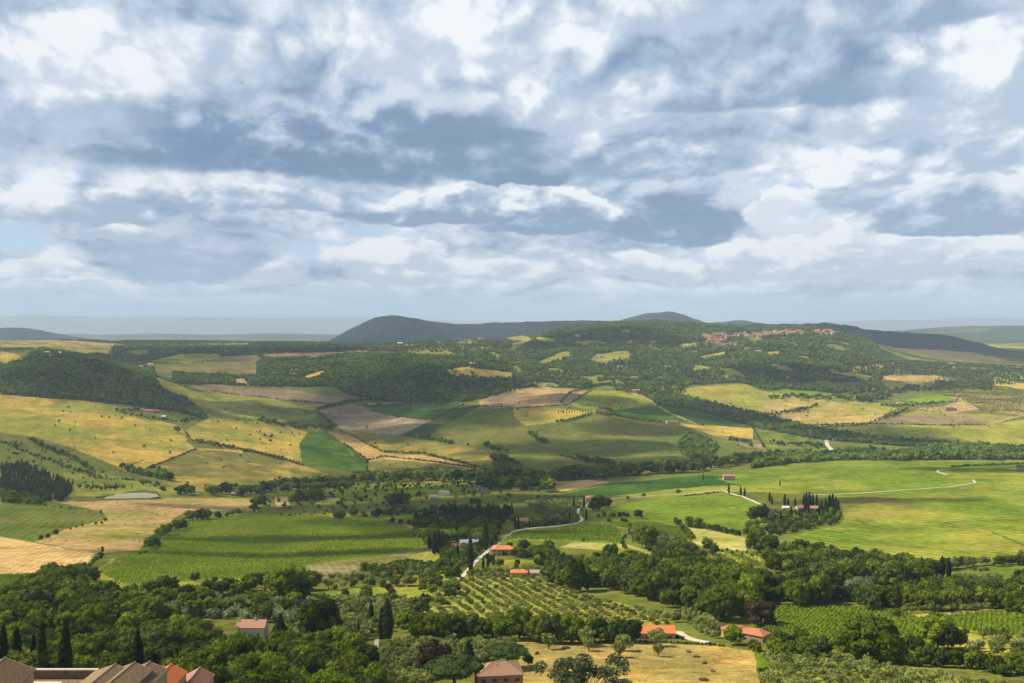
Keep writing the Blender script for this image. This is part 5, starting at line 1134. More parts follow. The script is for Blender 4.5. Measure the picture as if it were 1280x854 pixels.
# far farms
FARM = [(178,514,11,8,6,'pink','pink','small pink house left of the main farm on the yellow hill'),(186,516,24,12,7,'terracotta','pink','main farmhouse on the yellow hill in front of the dark wood'),(196,516,18,10,6,'terracotta','brick','farm wing right of the main farmhouse on the yellow hill'),(164,513,12,8,4.5,'dark','brick','farm shed left of the farm on the yellow hill'),(205,522,12,9,3.5,'white','cream','low pale shed by the track of the farm on the yellow hill'),
 (753,517,28,13,9,'dark','pink','dark farmhouse at the end of the cypress avenue on the central hill'),(761,518,14,9,5,'dark','brick','small building right of the farmhouse with the cypress avenue'),
 (837,529,22,10,6,'pink','pale','pale farmhouse alone above the long yellow strip'),(844,529,17,9,5,'pink','ochre','barn touching the pale farmhouse above the yellow strip'),
 (1187,513,30,13,8,'dark','stone','brown farmhouse amid bare soil below the far olive grove'),(1193,513,14,10,5.5,'dark','brick','wing right of the brown farmhouse below the olive grove'),(1125,505,26,12,4,'grey','pale','flat grey farm shed left of the bright green far field'),(1114,507,15,9,4,'terracotta','brick','red roofed shed left of the flat grey farm shed'),
 (1045,551,18,11,6,'dark','pink','dark roofed house in the trees at the stream road'),(188,460,24,15,16,'grey','pale','square pale ruined tower house beyond the dark wood'),(176,460,20,12,8,'grey','pale','low pale building left of the ruined tower house'),
 (84,425,50,22,9,'pink','pink','large pink villa on the far left skyline'),(93,426,38,18,7,'pink','pink','right wing of the large pink villa on the far skyline'),(59,443,24,14,7,'grey','cream','whitish house at the left field edge beyond the dark wood'),(74,443,20,14,6,'grey','pale','second whitish house right of the first beyond the dark wood'),(65,446,14,10,5,'grey','cream','tiny white shed below the two whitish houses'),
 (368,465,34,16,9,'pink','pink','farmhouse at the left end of the wooded ridge'),(366,469,24,14,6,'pink','pale','lower house in front of the farmhouse on the wooded ridge'),
 (439,442,38,18,9,'dark','pink','leftmost pink house of the hamlet on the central ridge'),(449,441,34,18,8,'pink','pink','second pink house of the hamlet on the central ridge'),(457,441,24,15,8,'terracotta','pale','rightmost house of the hamlet on the central ridge'),(480,442,46,18,7,'dark','ochre','long brown farm on the crest of the wooded ridge'),
 (601,425,30,20,12,'pink','pink','tall pink farmhouse on the far pale slope'),(500,431,34,20,11,'white','pale','white house among trees at the foot of the dark hill'),(590,456,20,12,7,'white','cream','small white house at the end of the far cypress row'),
 (745,448,30,16,8,'pink','pale','house in the clearing on the left of the town hill'),(752,447,24,14,8,'terracotta','pink','house right of the one in the town hill clearing'),(834,461,32,16,10,'grey','pale','pale quarry house on the wooded slope below town'),(793,474,34,16,8,'pink','pale','farmhouse in the wood at the middle of the town hill'),(775,460,24,14,8,'pink','cream','cream farmhouse high on the left of the town hill'),(795,490,28,14,7,'pink','pink','pink farmhouse at the foot of the town hill'),(684,482,18,12,6,'grey','pale','little house on the crest of the brown field'),
 (868,442,34,16,10,'terracotta','pale','farmhouse below the left part of the hill town'),(948,441,30,14,9,'grey','pale','pale farmhouse below the middle of the hill town'),(797,418,34,18,9,'pink','pink','red farmhouse high on the shoulder of the town hill'),(722,421,34,18,9,'grey','pale','pale farmhouse at the left foot of the town hill'),(733,419,30,16,8,'pink','pale','farmhouse right of the pale one at the left foot of town hill'),
 (1190,457,36,18,11,'pink','pink','pink house on the far right slope beyond the groves'),(1178,460,26,14,8,'dark','ochre','brown house left of the pink one on the far right slope'),(1188,477,30,16,8,'dark','pink','dark roofed farm in trees beside the far olive grove'),(1275,586,14,10,5,'dark','stone','tiny chapel-like house with pale yard at the right edge of the bright hill')]
for i, (px, py, w, d, h, rf, wl, lb) in enumerate(FARM):
    H(px, py, w, d, h, rf, wl, [(-14), 8, 20, -5, 0][i % 5], 'gable' if i % 3 else 'hip', .24, lb+(' of the valley' if len(lb.split()) < 4 else ''), cat='farmhouse', name='farmhouse', wins=3 if w < 30 else 4, chim=0, small=(hit(px, py).y > 3600))
# the hill town
rt = random.Random(12); TN = []
for (x0, x1, y0, y1, n, part) in [(879,909,417,424,26,'left quarter'),(884,906,423,429,14,'left quarter'),(911,938,417,421,10,'gap houses'),(940,958,416,420,11,'long main street'),(956,984,414,419,34,'long main street'),(984,1006,413.5,418,24,'long main street'),(1019,1045,412,419,22,'castle quarter'),(893,921,429,433,5,'left quarter')]:
    for k in range(n): TN.append((x0+(x1-x0)*(k+.5)/n+rt.uniform(-.8, .8), rt.uniform(y0, y1), part))
TN.sort()
cnt = {}
for px, py, part in TN: cnt[part] = cnt.get(part, 0)+1
def on_hill(px, d): return at(px, d)
for i, (px, py, part) in enumerate(TN):
    w, d, h = rt.uniform(15, 26), rt.uniform(10, 14), rt.uniform(8, 13); p = hit(px, py+2, 3500)
    p.z += rt.uniform(2, 8)
    H(px, py, w, d, h, rt.choice(['terracotta', 'pink', 'terracotta', 'pink', 'orange']), rt.choice(['pale', 'pink', 'pale', 'ochre', 'stone']), rt.uniform(-35, 35), 'gable' if rt.random() < .8 else 'hip', .25,
      ('leftmost' if i == 0 or TN[i-1][2] != part and part != 'gap houses' else 'one')+' of the packed red roofed houses in the %s of the hill town' % part, cat='town house', name='town_house', group='town houses in the %s of the hill town' % part, chim=0, small=True, p=p)
def tower(px, py, w, h, wall, label, roof=None, p=None, crenel=True):
    p = p or hit(px, py, 3500); root = bpy.data.objects.new('tower', None); C.objects.link(root); root.location = p; tag(root, label, 'tower')
    MB().box(-w/2, -w/2, -5, w/2, w/2, h).build('wall', WC[wall], root)
    mb = MB().box(-w/2-.5, -w/2-.5, h+.01, w/2+.5, w/2+.5, h+1.0)
    if crenel:
        n = 4
        for k in range(n):
            a = -w/2-.5+(w+1)*(k+.15)/n; b = a+(w+1)*.5/n
            for s in (-1, 1): mb.box(a, s*(w/2+.1)-.35, h+1.02, b, s*(w/2+.1)+.35, h+2.6)
        mb.build('parapet', WC[wall], root)
    else: mb.add([(-w/2-.6, -w/2-.6, h+1.02), (w/2+.6, -w/2-.6, h+1.02), (w/2+.6, w/2+.6, h+1.02), (-w/2-.6, w/2+.6, h+1.02), (0, 0, h+5)], [(0, 1, 4), (1, 2, 4), (2, 3, 4), (3, 0, 4), (3, 2, 1, 0)]).build('roof', RC['terracotta'], root)
    MB().box(-1, -w/2-.2, h*.6, 1, -w/2+.1, h*.6+2.6).build('window', M_WIN, root)
tower(1031, 419, 16, 30, 'pale', 'broad square castle tower in the right part of the hill town'); tower(1041, 421, 13, 27, 'pale', 'pale narrower castle tower right of the broad one in the hill town')
tower(1000, 418, 7, 26, 'stone', 'slender bell tower at the right end of the main street of the hill town', crenel=False)

# ---- stone buildings at the lower left edge
def old_block():
    D0 = 205.0
    def W(px, py, d): return Vector(((px-CX)/F*d, d, ZC+(HY-py)/F*d))
    # large house cut by the frame: pyramid-like roof whose right slope runs down to the right
    def roofed(name, label, rows, roofmat, wallmat, cat, t=.25, deep=9, group=None):
        root = bpy.data.objects.new(name, None); C.objects.link(root)
        V3 = [W(*r_) for r_ in rows['eave']]; base = sum(V3, Vector())/len(V3); root.location = (base.x, base.y, base.z-deep); tag(root, label, cat, group)
        loc = root.location
        L3 = [v-loc for v in V3]; mb = MB(); k = len(L3)
        mb.add([(v.x, v.y, v.z-.02) for v in L3]+[(v.x, v.y, -1) for v in L3], [(i, (i+1) % k, k+(i+1) % k, k+i) for i in range(k)]+[tuple(range(k-1, -1, -1))]); mb.build('wall', WC[wallmat], root)
        rb = MB(); rid = [W(*r_)-loc for r_ in rows['ridge']]; al = L3+rid
        cen = sum(L3, Vector())/k
        out = [v+(Vector((v.x-cen.x, v.y-cen.y, 0)).normalized()*.35) for v in L3]
        al2 = out+rid
        fs = rows['faces']; rb.add([tuple(v) for v in al2]+[(v.x, v.y, v.z+t) for v in al2], [tuple(reversed(f)) for f in fs]+[tuple(i+len(al2) for i in f) for f in fs]+[(i, (i+1) % k, len(al2)+(i+1) % k, len(al2)+i) for i in range(k)])
        rf = rb.build('roof', RC[roofmat], root)
        return root, rf
    def gabled(label, x_r0, y_r0, d0, x_r1, y_r1, d1, half, drop, roofmat, wallmat='stone', name='stone_house', cat='house'):
        """ridge from near point to far point"""
        a, b = W(x_r0, y_r0, d0), W(x_r1, y_r1, d1); a.z = b.z
        dr = (b-a).normalized(); sd_ = Vector((dr.y, -dr.x, 0)).normalized()
        root = bpy.data.objects.new(name, None); C.objects.link(root); root.location = ((a+b)/2-Vector((0, 0, drop+7))); tag(root, label, cat)
        loc = root.location; A, B_ = a-loc, b-loc; dz = Vector((0, 0, -drop)); e = [A+sd_*half+dz, B_+sd_*half+dz, B_-sd_*half+dz, A-sd_*half+dz]
        mb = MB(); mb.add([tuple(v-Vector((0, 0, .03))) for v in e]+[(v.x, v.y, -2) for v in e]+[tuple(A-Vector((0, 0, .03))), tuple(B_-Vector((0, 0, .03)))], [(0, 1, 5, 4), (1, 2, 6, 5), (2, 3, 7, 6), (3, 0, 4, 7), (0, 3, 8), (2, 1, 9)]).build('wall', WC[wallmat], root)
        rb = MB(); o = dr*.3; k = 1.08
        for s in (1, -1):
            q = [A-o, B_+o, B_+o+(sd_*half*s+dz)*k, A-o+(sd_*half*s+dz)*k]; rb.add([tuple(v) for v in q]+[tuple(v+Vector((0, 0, .22))) for v in q], [(0, 1, 2, 3), (7, 6, 5, 4), (0, 4, 5, 1), (1, 5, 6, 2), (2, 6, 7, 3), (3, 7, 4, 0)])
        # rows of rounded tiles running down the slope
        n = int((B_-A).length/.42)
        for s in (1, -1):
            for i in range(n):
                p0 = A+(B_-A)*((i+.5)/n)+Vector((0, 0, .24)); p1 = p0+(sd_*half*s+dz)*k
                rb.tube([p0, p1], [.11, .12], 5)
        rf = rb.build('roof', RC[roofmat], root)
        rb2 = MB(); rb2.tube([A-o+Vector((0, 0, .28)), B_+o+Vector((0, 0, .28))], [.17, .17], 6).build('ridge_tiles', RC[roofmat], rf)
        return root
    gabled('big old stone house with mottled tiled roof cut by the lower left corner', -22, 868, 185, 6, 824, 196, 5.2, 2.2, 'brown')
    gabled('wide brown tiled roof right of the terrace wall', 96, 905, 172, 144, 832, 188, 3.4, 1.2, 'brown')
    gabled('middle brown tiled roof of the row at the lower left', 128, 905, 176, 168, 830, 190, 3.2, 1.2, 'brown')
    gabled('dark brown tiled roof beside the bright orange roof', 152, 905, 180, 187, 829, 194, 3.3, 1.3, 'brown')
    gabled('bright orange tiled roof at the lower left between dark cypresses', 182, 900, 192, 214, 832, 206, 3.0, 1.4, 'orange')
    gabled('salmon pink tiled roof right of the bright orange one', 226, 890, 200, 250, 836, 214, 2.8, 1.4, 'pink')
    # terrace wall
    a, b = W(27, 838, 212), W(122, 838, 212)
    root = bpy.data.objects.new('terrace_wall', None); C.objects.link(root); root.location = ((a+b)/2); root.location.z -= 8; tag(root, 'long brick terrace wall with a pale stone coping at the lower left', 'wall')
    L_ = (b-a).length/2; mw = mat('terrace_brick', (.16,.105,.06), .4, 1.6, (.27,.19,.115))
    MB().box(-L_, -.3, -4, L_, .3, 8).build('wall', mw, root); MB().box(-L_-.1, -.45, 8.01, L_+.1, .45, 8.28).build('coping', WC['pale'], root)
    a2 = W(58, 852, 200); r2 = bpy.data.objects.new('terrace', None); C.objects.link(r2); r2.location = (a2.x, a2.y, a2.z-6); tag(r2, 'paved terrace with a low parapet in front of the terrace wall', 'terrace')
    MB().box(-9, -7, -2, 9, 11.3, 2.6).build('floor', mw, r2)
    MB().add([(-4.6, 1.2, 2.62), (2.2, 1.2, 2.62), (4.2, -1.5, 2.62), (2.6, -3.2, 2.62), (-4.6, -3.2, 2.62)]+[(-4.6, 1.2, 5.6), (2.2, 1.2, 5.6), (4.2, -1.5, 5.6), (2.6, -3.2, 5.6), (-4.6, -3.2, 5.6)],
             [(0, 1, 6, 5), (1, 2, 7, 6), (2, 3, 8, 7), (3, 4, 9, 8), (4, 0, 5, 9), (9, 8, 7, 6, 5)]).build('parapet', WC['pale'], r2)
old_block()

# ---------------------------------------------------------------- planting
def side_words(i, n):
    W = ['first', 'second', 'third', 'fourth', 'fifth', 'sixth', 'seventh', 'eighth', 'ninth', 'tenth', 'eleventh', 'twelfth', 'thirteenth', 'fourteenth', 'fifteenth', 'sixteenth']
    if i == 0: return 'leftmost'
    if i == n-1: return 'rightmost'
    return W[i]+' from the left'
LOOK = {'broadleaf_tree': ('green leafy tree', 'tree'), 'olive_tree': ('grey green olive tree', 'olive tree'), 'cypress': ('dark narrow cypress', 'cypress'), 'pine_tree': ('dark conifer', 'conifer'),
        'umbrella_pine': ('umbrella pine', 'pine'), 'poplar': ('tall leafy poplar', 'poplar'), 'shrub': ('low green shrub', 'shrub'), 'pale_shrub': ('silvery pale leafed tree', 'tree'), 'copper': ('dark copper leafed tree', 'tree')}
def instancer(name, pts, protos, mat_list=None):
    """one countless mass: points with size, turn and shape number"""
    P = np.array([p[:3] for p in pts], np.float32); S = np.array([p[3:6] for p in pts], np.float32)
    me = bpy.data.meshes.new(name); me.vertices.add(len(P)); me.vertices.foreach_set('co', P.ravel())
    a = me.attributes.new('size', 'FLOAT_VECTOR', 'POINT'); a.data.foreach_set('vector', S.ravel())
    a = me.attributes.new('turn', 'FLOAT', 'POINT'); a.data.foreach_set('value', np.random.default_rng(3).uniform(0, 6.28, len(P)).astype(np.float32))
    a = me.attributes.new('pick', 'INT', 'POINT'); a.data.foreach_set('value', np.array([p[6] for p in pts], np.int32))
    o = bpy.data.objects.new(name, me); C.objects.link(o)
    key = 'shapes_'+name; cl = bpy.data.collections.new(key)
    for i, m in enumerate(protos):
        q = bpy.data.objects.new('%s_%02d' % (key, i), m); cl.objects.link(q)
    ng = bpy.data.node_groups.new(name, 'GeometryNodeTree')
    ng.interface.new_socket('Geometry', in_out='INPUT', socket_type='NodeSocketGeometry'); ng.interface.new_socket('Geometry', in_out='OUTPUT', socket_type='NodeSocketGeometry')
    N, L = ng.nodes, ng.links
    gi, go = N.new('NodeGroupInput'), N.new('NodeGroupOutput')
    ci = N.new('GeometryNodeCollectionInfo'); ci.inputs['Collection'].default_value = cl; ci.inputs['Separate Children'].default_value = True; ci.inputs['Reset Children'].default_value = True
    ip = N.new('GeometryNodeInstanceOnPoints'); ip.inputs['Pick Instance'].default_value = True
    def at_(nm, tp):
        n = N.new('GeometryNodeInputNamedAttribute'); n.data_type = tp; n.inputs['Name'].default_value = nm; return n.outputs['Attribute']
    mp = N.new('GeometryNodeMeshToPoints'); L.new(gi.outputs[0], mp.inputs['Mesh']); L.new(mp.outputs[0], ip.inputs['Points'])
    L.new(ci.outputs[0], ip.inputs['Instance']); L.new(at_('pick', 'INT'), ip.inputs['Instance Index']); L.new(at_('size', 'FLOAT_VECTOR'), ip.inputs['Scale'])
    cx_ = N.new('ShaderNodeCombineXYZ'); L.new(at_('turn', 'FLOAT'), cx_.inputs[2]); er = N.new('FunctionNodeEulerToRotation'); L.new(cx_.outputs[0], er.inputs[0])
    L.new(er.outputs[0], ip.inputs['Rotation']); L.new(ip.outputs[0], go.inputs[0])
    md = o.modifiers.new('planting', 'NODES'); md.node_group = ng
    o['kind'] = 'stuff'; return o

def zgrid(x, y):
    x, y = np.asarray(x), np.asarray(y); px = CX+x/y*F
    i = np.clip(np.searchsorted(DD, y)-1, 0, len(DD)-2); j = np.clip(np.searchsorted(PX, px)-1, 0, len(PX)-2)
    t = (y-DD[i])/(DD[i+1]-DD[i]); u = (px-PX[j])/(PX[j+1]-PX[j])
    return (Z[i, j]*(1-u)+Z[i, j+1]*u)*(1-t)+(Z[i+1, j]*(1-u)+Z[i+1, j+1]*u)*t
# far woods
WL = {'left_hill_wood': 'dark dense wood over the hill above the yellow field', 'ridge_wood': 'long wooded ridge in the centre with its lower half in shade', 'plateau_wood': 'thin dark woods across the far left plateau',
      'town_hill_wood': 'green woods covering the broad hill under the hill town', 'stream_wood': 'narrow dark belt of wood winding down beside the tan vineyards', 'valley_wood': 'dark belt of wood along the top of the bright green right hill', 'field_copse': 'dark round copse at the corner of the central field'}
for k, (nm, (poly, sp, sz)) in enumerate(WOODS.items()):
    m = wood == k+1
    if not m.any(): continue
    r = np.random.default_rng(100+k)
    x0, x1, y0, y1 = X[m].min(), X[m].max(), Y[m].min(), Y[m].max(); y1 = min(y1, 7600)
    n = int((x1-x0)*(y1-y0)/sp**2); xx, yy = r.uniform(x0, x1, n), r.uniform(y0, y1, n)
    i = np.clip(np.searchsorted(DD, yy)-1, 0, len(DD)-2); j = np.clip(np.searchsorted(PX, CX+xx/yy*F)-1, 0, len(PX)-2)
    thin = fbm(xx/120, yy/120, 3, 8)
    ok = m[i, j] & ((thin < .62) | (r.random(n) < .6) | (nm == 'field_copse')); xx, yy = xx[ok], yy[ok]; zz = zgrid(xx, yy)
    s = sz*r.uniform(.7, 1.35, len(xx)); big_ = r.random(len(xx)) < .06; s[big_] *= 1.4
    pts = [(a_, b_, c_-.12*q, q*1.25, q*1.25, q*r.uniform(.85, 1.25), int(r.integers(4))) for a_, b_, c_, q in zip(xx, yy, zz, s)]
    o = instancer('woodland', pts, WOODBITS); tag(o, WL[nm], 'wood'); print(nm, len(pts))
# trees that stand singly
arr = TREES
xs_ = np.array([t[1] for t in arr]); ys_ = np.array([t[2] for t in arr]); zs_ = zgrid(xs_, ys_)
info = []
occ = np.full(PXG.shape[1], 1e9)
for n_, t in enumerate(arr):
    kind, x, y, h, w, cl_, lb = t; px = CX+x/y*F; hp = h/y*F; top = HY-(zs_[n_]+h-ZC)/y*F
    seen = -8 < px < 1288 and top < 858
    # hidden behind nearer ground?
    j = int(np.clip(np.searchsorted(PX, px)-1, 0, len(PX)-2)); k = np.searchsorted(DD, y)
    near_ = PY[max(0, k-260):max(1, k-2), j].min() if k > 3 else 1e9
    if top > near_+.5: seen = False
    info.append((hp if seen else -1, px))
byk = {}
for n_, t in enumerate(arr): byk.setdefault(t[0], []).append(n_)
LIM = {'broadleaf_tree': 290, 'olive_tree': 290, 'cypress': 200, 'shrub': 120, 'pine_tree': 120, 'pale_shrub': 100}
single, mass = [], {}
for kind, ids in byk.items():
    ids = sorted(ids, key=lambda n_: (arr[n_][6] is None, arr[n_][5] == '~', -info[n_][0]))
    for r_k, n_ in enumerate(ids):
        if info[n_][0] > 0 and arr[n_][5] != '~' and (r_k < LIM.get(kind, 100)): single.append(n_)
        elif CX-900 < info[n_][1] < CX+900: mass.setdefault(kind, []).append(n_)
clus = {}
for n_ in single:
    if arr[n_][6] is None: clus.setdefault((arr[n_][0], arr[n_][5]), []).append(n_)
labels = {}
for (kind, cl_), ids in clus.items():
    ids.sort(key=lambda n_: info[n_][1]); nmk = LOOK[kind][0]; pre = 'in' if any(w in cl_ for w in ('wood', 'grove', 'orchard', 'clump', 'belt', 'thicket', 'plantation', 'row', 'line', 'hedge', 'avenue', 'garden')) else 'by'
    for i_, n_ in enumerate(ids):
        if len(ids) == 1: lb = 'only %s %s %s' % (nmk, pre, cl_)
        elif len(ids) <= 14: lb = '%s %s %s %s' % (side_words(i_, len(ids)), nmk.split(' ')[-1] if len(cl_.split()) > 6 else nmk, pre, cl_)
        else:
            fx = int(3*i_/len(ids)); near3 = sorted(ids, key=lambda q: ys_[q]); fy = int(3*near3.index(n_)/len(ids))
            where = (('front ', 'middle ', 'back ')[fy]+('left', 'centre', 'right')[fx]).replace('middle centre', 'very middle')
            size = sorted(info[q][0] for q in ids); big = info[n_][0] > size[int(.6*len(size))]
            lb = '%s %s at the %s of %s' % ('larger' if big else 'smaller', nmk.split(' ', 1)[-1], where, cl_)
        labels[n_] = (lb, '%ss %s %s' % (nmk, pre, cl_))
SHARED = {}
for n_ in single:
    kind, x, y, h, w, cl_, lb = arr[n_]; hp = info[n_][0]; r = random.Random(n_*13+5)
    lod = 'near' if hp > 26 else 'mid' if hp > 9 else 'far'
    crown, trunk = r.choice(SH[lod][kind])
    if kind == 'broadleaf_tree':
        if lb: crown, trunk = SH[lod][kind][n_ % 3]
        elif y > 1300: crown, trunk = SH[lod][kind][n_ % 3]
        else: h *= r.choice([.8, .95, 1.0, 1.12, 1.25])
    kw = w*(.92 if kind != 'cypress' else .95)*r.uniform(.94, 1.06)
    sx, sy = h*kw*r.uniform(.93, 1.07), h*kw*r.uniform(.93, 1.07)
    loc = (x, y, zs_[n_]-.02*h); rz = r.uniform(0, 6.28)
    lab, grp = (lb, None) if lb else labels[n_]
    if kind in ('shrub', 'pale_shrub') or trunk is None:
        o = bpy.data.objects.new(KIND[kind], crown); C.objects.link(o); root = o
    else:
        root = bpy.data.objects.new(KIND[kind], None); C.objects.link(root)
        c_ = bpy.data.objects.new('crown', crown); C.objects.link(c_); c_.parent = root
        t_ = bpy.data.objects.new('trunk', trunk); C.objects.link(t_); t_.parent = root
    root.location = loc; root.rotation_euler = (0, 0, rz); root.scale = (sx, sy, h)
    tag(root, lab, LOOK[kind][1], grp)
ML_NAME = {'broadleaf_tree': ('distant_trees', 'many more green trees scattered beyond the nearer ones in hedges and clumps'), 'olive_tree': ('distant_olives', 'many more small olive trees filling the groves further off'),
           'cypress': ('distant_cypresses', 'further small cypresses far off'), 'shrub': ('undergrowth', 'low scrub and hedge bushes too small to count'), 'pine_tree': ('distant_conifers', 'further conifers of the plantation and grove'), 'pale_shrub': ('distant_silvery_trees', 'further silvery trees')}
for kind, ids in mass.items():
    fs_ = SH['far'][kind][:3]; pr = [a_ for a_, b_ in SH['mid'][kind]]+[a_ for a_, b_ in fs_]; nm_ = len(SH['mid'][kind]); r = random.Random(9)
    pts = []
    for n_ in ids:
        _, x, y, h, w, cl_, lb = arr[n_]; near_ = y < 1500
        pts.append((x, y, zs_[n_]-.06*h, h*w*.95, h*w*.95, h, r.randrange(nm_) if near_ else nm_+r.randrange(len(pr)-nm_)))
    nm, lb = ML_NAME.get(kind, ('distant_trees', 'further trees far off'))
    o = instancer(nm, pts, pr); tag(o, lb, 'trees')
for o_ in bpy.data.objects:
    if 'label' in o_ and len(o_['label'].split()) > 16: print('LONG', o_['label'])
print('trees', len(arr), 'single', len(single), {k: len(v) for k, v in mass.items()}, {k: len(v) for k, v in byk.items()})

# ---------------------------------------------------------------- vines, bales, brushwood, posts, bird
def vines(poly, sp, ang, label, step=1.3, h=1.5, w=.75, name='vine_rows', seed=0, dmax=1300, jit=.5):
    m = region(poly) & (DG < dmax)
    x0, x1, y0, y1 = X[m].min(), X[m].max(), Y[m].min(), Y[m].max(); r = np.random.default_rng(seed)
    R_ = math.hypot(x1-x0, y1-y0)/2; g = np.arange(-R_, R_, sp); s = np.arange(-R_, R_, step); gx, gy = np.meshgrid(s, g); t = math.radians(ang)
    xx = (gx*math.cos(t)-gy*math.sin(t)).ravel()+(x0+x1)/2+r.normal(0, jit, gx.size); yy = (gx*math.sin(t)+gy*math.cos(t)).ravel()+(y0+y1)/2+r.normal(0, jit, gx.size)
    ok = (yy > y0) & (yy < y1) & (xx > x0) & (xx < x1); xx, yy = xx[ok], yy[ok]
    i = np.clip(np.searchsorted(DD, yy)-1, 0, len(DD)-2); j = np.clip(np.searchsorted(PX, CX+xx/yy*F)-1, 0, len(PX)-2)
    ok = m[i, j] & (r.random(len(xx)) < .94); xx, yy = xx[ok], yy[ok]; zz = zgrid(xx, yy)
    pts = [(a_, b_, c_, w*q*1.5, w*q*1.5, h*q, int(r.integers(3))) for a_, b_, c_, q in zip(xx, yy, zz, r.uniform(.75, 1.25, len(xx)))]
    o = instancer(name, pts, VB); tag(o, label, 'vines'); return len(pts)
VB = [crown_mesh('vine', [(0, 0, .55, .5, .5, .42), (.2, .1, .8, .3, .3, .22)], 22, .2, ML['vine'], 400+i, 1, .8) for i in range(3)]
print('vines', vines([(950,758),(1040,760),(1126,765),(1165,784),(1160,810),(1050,818),(1020,808),(955,785)], 2.5, 65, 'close rows of leafy vines in the bright vineyard at the lower right', seed=1, w=1.0),
 vines([(1128,777),(1180,770),(1240,766),(1345,777),(1345,797),(1250,796),(1180,783)], 2.6, 65, 'close rows of vines in the vineyard at the right edge', seed=2, w=1.0),
 vines([(640,667),(725,656),(768,657),(782,680),(715,676),(640,674),(600,688),(612,680)], 3.0, 20, 'rows of vines in the vineyard inside the bend of the white road', seed=3, step=1.8, dmax=1600),
 vines([(230,651),(320,642),(407,646),(445,651),(530,667),(528,685),(470,695),(390,705),(320,720),(225,726),(157,730),(123,716),(142,700),(188,686)], 4.2, 18, 'fine rows of green crop across the big bright field on the left', seed=4, step=2.6, h=.9, w=1.0, name='crop_rows', dmax=1900, jit=.5),
 vines([(752,651),(815,655),(850,661),(866,675),(800,667),(770,657)], 3.0, 50, 'dark rows of vines below the bright field in the centre', seed=5, step=1.8, dmax=1600),
 vines([(0,719),(50,718),(44,735),(0,750)], 2.8, 12, 'rows of vines below the wheat field at the left edge', seed=6, dmax=1400),
 vines([(925,714),(965,719),(1000,731),(991,734),(952,728)], 3.0, 40, 'thin vine rows in the yellow plot within the right hand wood', seed=7, h=1.2, w=.6),
 vines([(650,706),(655,705),(690,705),(700,709),(655,711)], 3.0, 20, 'vine rows of the small plot above the orange hipped roof', seed=8, h=1.2, w=.6),
 vines([(868,684),(934,690),(958,700),(958,707),(900,705),(864,694)], 9.0, 2, 'dark terrace rows in the striped plot', seed=9, h=1.2, w=.8, step=1.5))

M_HAY = mat('hay', (.50,.36,.17), .3, 3)
def bale(px, py, label, rz):
    p = hit(px, py); mb = MB(); n = 16; pts = [(math.cos(2*math.pi*k/n)*.85, math.sin(2*math.pi*k/n)*.85) for k in range(n)]
    V_ = []; 
    for x, s in ((-.75, .93), (-.68, 1), (.68, 1), (.75, .93)): V_ += [(x, a*s, .83+b*s) for a, b in pts]
    F_ = [(r*n+k, r*n+(k+1) % n, (r+1)*n+(k+1) % n, (r+1)*n+k) for r in range(3) for k in range(n)]+[tuple(range(n-1, -1, -1)), tuple(3*n+k for k in range(n))]
    mb.add(V_, F_); o = mb.build('hay_bale', M_HAY, loc=p); o.rotation_euler = (0, 0, rz); o.scale = (1.15, 1.15, 1.15); tag(o, label, 'hay bale', 'round hay bales lying on the mown field')
BL = [(116,629),(146,629),(152,626.5),(215,634.5),(228,624.5),(207,643),(152,643),(141,650),(156.5,656),(169,654),(179,652),(189,649),(193,655),(196,643),(172,667.5),(170,668),(108,667.5),(63,676.5),(82,677),(111,677),(123,687),(167,676),(173,676),(174.5,678)]
BL.sort()
for k, (px, py) in enumerate(BL):
    up = 'upper' if py < 640 else 'middle' if py < 660 else 'lower'
    same = [b for b in BL if (b[1] < 640) == (py < 640) and (b[1] < 660) == (py < 660)]; i = same.index((px, py))
    bale(px, py, '%s hay bale on the %s part of the mown field' % (side_words(i, len(same)), up), k*1.3)
# dry brushwood heaps on the stubble
M_BRUSH = mat('dry_brushwood', (.13,.095,.06), .4, 2)
BH = [crown_mesh('brushwood', [(0, 0, .3, .55, .4, .35), (.35, .1, .25, .35, .3, .25), (-.3, -.1, .22, .3, .3, .22)], 160, .10, M_BRUSH, 600+i, 1, .8, rough_=.4) for i in range(2)]
for k, (px, py, s, lb) in enumerate([(707,811,2.6,'brown brushwood heap between the first two olives of the stubble field'),(671,818,2.4,'brown brushwood heap at the left side of the stubble field'),(861,816,2.3,'topmost brown heap of the row down the right of the stubble field'),(871,822,2.1,'second brown heap of the row on the right of the stubble field'),(881,830,2.3,'third brown heap of the row on the right of the stubble field'),(891,840,1.9,'fourth brown heap of the row on the right of the stubble field'),(879,851,2.6,'lowest brown heap near the bottom right of the stubble field')]):
    o = bpy.data.objects.new('brushwood_heap', BH[k % 2]); C.objects.link(o); o.location = hit(px, py); o.scale = (s*1.3, s, s*.8); o.rotation_euler = (0, 0, k); tag(o, lb, 'heap')
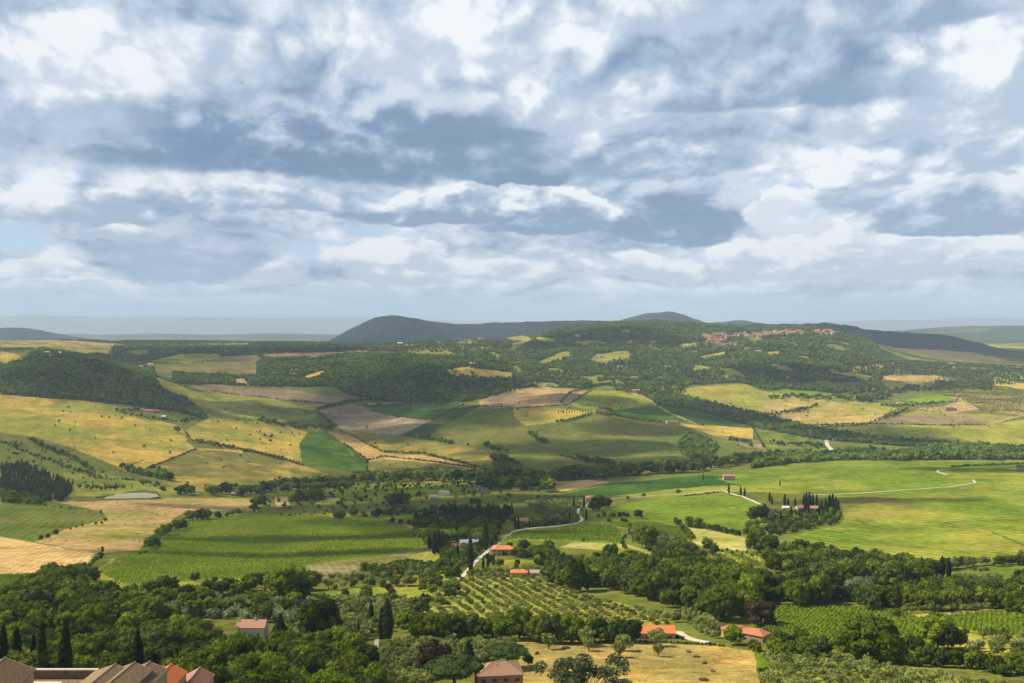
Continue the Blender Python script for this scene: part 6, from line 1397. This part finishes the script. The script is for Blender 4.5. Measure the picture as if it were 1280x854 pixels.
# low hedge round the stubble and borders are planted above; paling of the villa
def bird():
    p = Vector(((303-CX)/F*260, 260, ZC+(HY-104)/F*260)); mb = MB()
    mb.tube([(-.28, 0, 0), (-.1, 0, .02), (.12, 0, .02), (.3, 0, .0)], [.015, .07, .075, .02], 6)
    for s in (-1, 1): mb.add([(.12, 0, .04), (.02, s*.3, .16), (-.05, s*.62, .06), (-.08, s*.3, .12), (-.1, 0, .03), (.10, s*.3, .145)], [(0, 5, 4), (5, 1, 3), (5, 3, 4), (1, 2, 3)])
    mb.add([(-.26, -.03, 0), (-.46, -.1, 0), (-.46, .1, 0), (-.26, .03, 0)], [(0, 1, 2, 3)])
    o = mb.build('bird', mat('dark_feathers', (.03,.03,.035), .2, 5), loc=p); o.rotation_euler = (.3, .1, 1.2); tag(o, 'tiny dark bird gliding under the big grey cloud at upper left', 'bird')
bird()
# near tree that rises into the bottom of the view
def near_tree():
    q = at(727, 205); root = bpy.data.objects.new('silver_poplar_tree', None); C.objects.link(root); root.location = q; tag(root, 'loose grey green leafy treetop rising into the bottom edge before the stubble field', 'tree')
    h = (ZC+(HY-818)/F*205)-q.z; r = random.Random(3); nr = np.random.default_rng(8)
    lob = []
    for k in range(46):
        a = r.uniform(0, 6.28); q_ = r.uniform(0, 1)**.6*9.5; z = h-1.0-r.uniform(0, .9)*q_*.75-r.uniform(0, 4.5)*(k % 3 > 0)
        s = r.uniform(.9, 1.7); lob.append((q_*math.cos(a), q_*math.sin(a)*.8, z, s, s, s*.8))
    m = leaf_mat('silver_leaves', (.07,.10,.045), (.15,.18,.085), .25, .5, .2)
    me = crown_mesh('crown', lob, 9500, .22, m, 77, 1, .45, rough_=.3); o = bpy.data.objects.new('crown', me); C.objects.link(o); o.parent = root
    mb = MB(); mb.tube([(0, 0, -2), (0, 0, h*.4), (.2, 0, h*.7)], [.45, .34, .22], 8)
    for k, l in enumerate(lob[::3]): mb.tube([(0, 0, h*.45+k*.15), (l[0]*.5, l[1]*.5, (h*.5+l[2])/2+.4), (l[0], l[1], l[2])], [.16, .10, .04], 5)
    mb.build('trunk', M_BARK, root)
near_tree()

# ---------------------------------------------------------------- the air
def haze():
    top = ZC+760
    mb = MB().box(-75000, -2500, float(Z.min())-60, 75000, 78000, top)
    m = bpy.data.materials.new('valley_air'); m.use_nodes = True; nt = m.node_tree; nt.nodes.clear()
    pv = nt.nodes.new('ShaderNodeVolumePrincipled'); o = nt.nodes.new('ShaderNodeOutputMaterial')
    pv.inputs['Color'].default_value = (.70, .86, 1.0, 1); pv.inputs['Density'].default_value = 3.5e-5
    pv.inputs['Anisotropy'].default_value = .0
    nt.links.new(pv.outputs[0], o.inputs['Volume'])
    h = mb.build('haze', m); h['kind'] = 'stuff'; h['label'] = 'pale blue air that fades the far hills'
haze()
